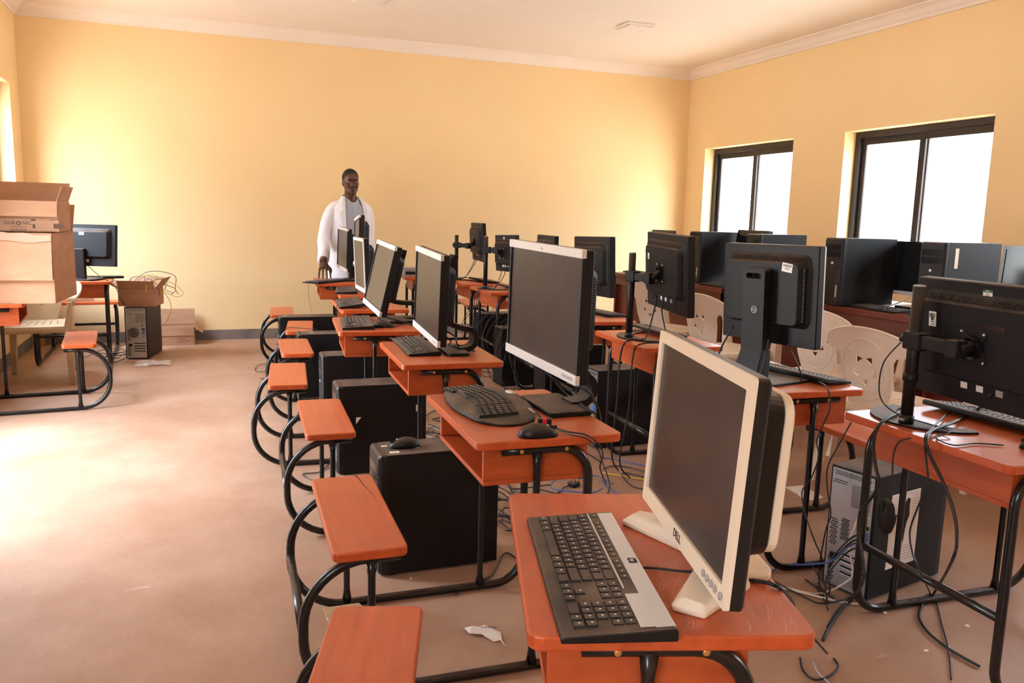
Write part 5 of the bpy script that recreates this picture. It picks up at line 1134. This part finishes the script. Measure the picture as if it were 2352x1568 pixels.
cable([column_pt for column_pt in (Vector((1.93,2.62,.88)), Vector((1.90,2.64,.80)), Vector((1.885,2.66,.73)), Vector((1.87,2.68,HD+.006)), Vector((1.82,2.70,HD-.04)), Vector((1.81,2.72,.3)))], .004, 'cable', 'black cable at the left lower corner of the column stand monitor')
cable([Vector((1.93,2.40,.86)), Vector((1.90,2.38,.78)), Vector((1.89,2.40,HD+.02)), Vector((1.87,2.45,HD+.006)), Vector((1.81,2.47,HD-.04)), Vector((1.80,2.48,.3))], .004, 'cable', 'black cable running down the right side of the column stand')
cable([Vector((2.0,2.38,.84)), Vector((2.05,2.36,.74)), Vector((2.08,2.40,HD+.006)), Vector((2.12,2.6,HD+.006))], .003, 'cable', 'short black cable below the right part of the column stand monitor')
# red tables
cable([(4.30,3.98,.83),(4.28,4.02,.80),(4.24,4.08,.765),(4.15,4.14,.757),(4.08,4.2,.757)], .005, 'whitecable', 'white cable curving out below the silver edged monitor on the red tables')
cable([(4.32,3.92,.83),(4.30,3.90,.78),(4.34,3.85,.757)], .003, 'cable', 'black cable below the silver edged monitor on the red tables')
# left corner
cable([tD.matrix_basis @ (AD @ Vector((.05,-.02,-.15))), at(222,628,HD+.06), at(240,640,HD+.03), at(262,655,.62), at(280,690,.50), at(290,715,.40)]+Z_([(294,806),(290,818)], .02), .003, 'cable', 'black cable from the turned away monitor hanging past the desk to the tower')
for k in range(5):
    q = at(265+rc.uniform(-20,25), 815+rc.uniform(-12,15), .01); a = rc.uniform(0,6)
    cable([q+Vector((.10*math.cos(a+j)*rc.uniform(.5,1.4), .16*math.sin(a+j)*rc.uniform(.5,1.4), .004*k+.004)) for j in range(6)], .0035, 'cable' if k else 'whitecable', 'cable coiled on the floor left of the tower by the back wall', 'cables coiled by the left tower')
cable(Z_([(155,815),(175,822),(200,818),(215,812),(235,820),(262,808)], .006), .0025, 'cable', 'thin cord wriggling over the floor under the left bench')

# wear on the nearest desk top and a split in its neighbour's bench
d1 = DA[0]; sc_ = MB(); rs_ = random.Random(5)
for k in range(60):
    u0 = rs_.uniform(.20,.415); v0 = rs_.uniform(-.29,-.08); L_ = rs_.uniform(.02,.07); a = 1.2+rs_.uniform(-.35,.35); pts = []
    for j in range(5): pts.append((u0+L_*j/4*math.cos(a+.25*j/4), v0+L_*j/4*math.sin(a+.25*j/4)))
    pts = [(min(p[0],.418), min(max(p[1],-.297),.29)) for p in pts]; wd_ = rs_.uniform(.0003,.0008)
    sc_.loft([[(p[0]-wd_,p[1],HD+.0001),(p[0]+wd_,p[1],HD+.0001),(p[0]+wd_,p[1],HD+.0003),(p[0]-wd_,p[1],HD+.0003)] for p in pts])
sc_.build('scratches', mat('worn_varnish', (.60,.27,.17), .5), d1)
cr_ = MB(); pts = [(-.235,.305),(-.228,.27),(-.222,.20),(-.212,.14),(-.206,.07)]
cr_.loft([[(p[0]-w_,p[1],.4301),(p[0]+w_,p[1],.4301),(p[0]+w_,p[1],.4304),(p[0]-w_,p[1],.4304)] for p, w_ in zip(pts, (.004,.0025,.0015,.001,.0004))]); cr_.build('split', mat('dark_split', (.10,.02,.006), .7), DA[1])
vs = SC.view_settings; vs.view_transform = 'Standard'; vs.look = 'None'; vs.gamma = 1; vs.exposure = 2.74
SC.display_settings.display_device = 'sRGB'
SC.cycles.use_denoising = True
SC.cycles.max_bounces = 12; SC.cycles.diffuse_bounces = 8; SC.cycles.transparent_max_bounces = 12
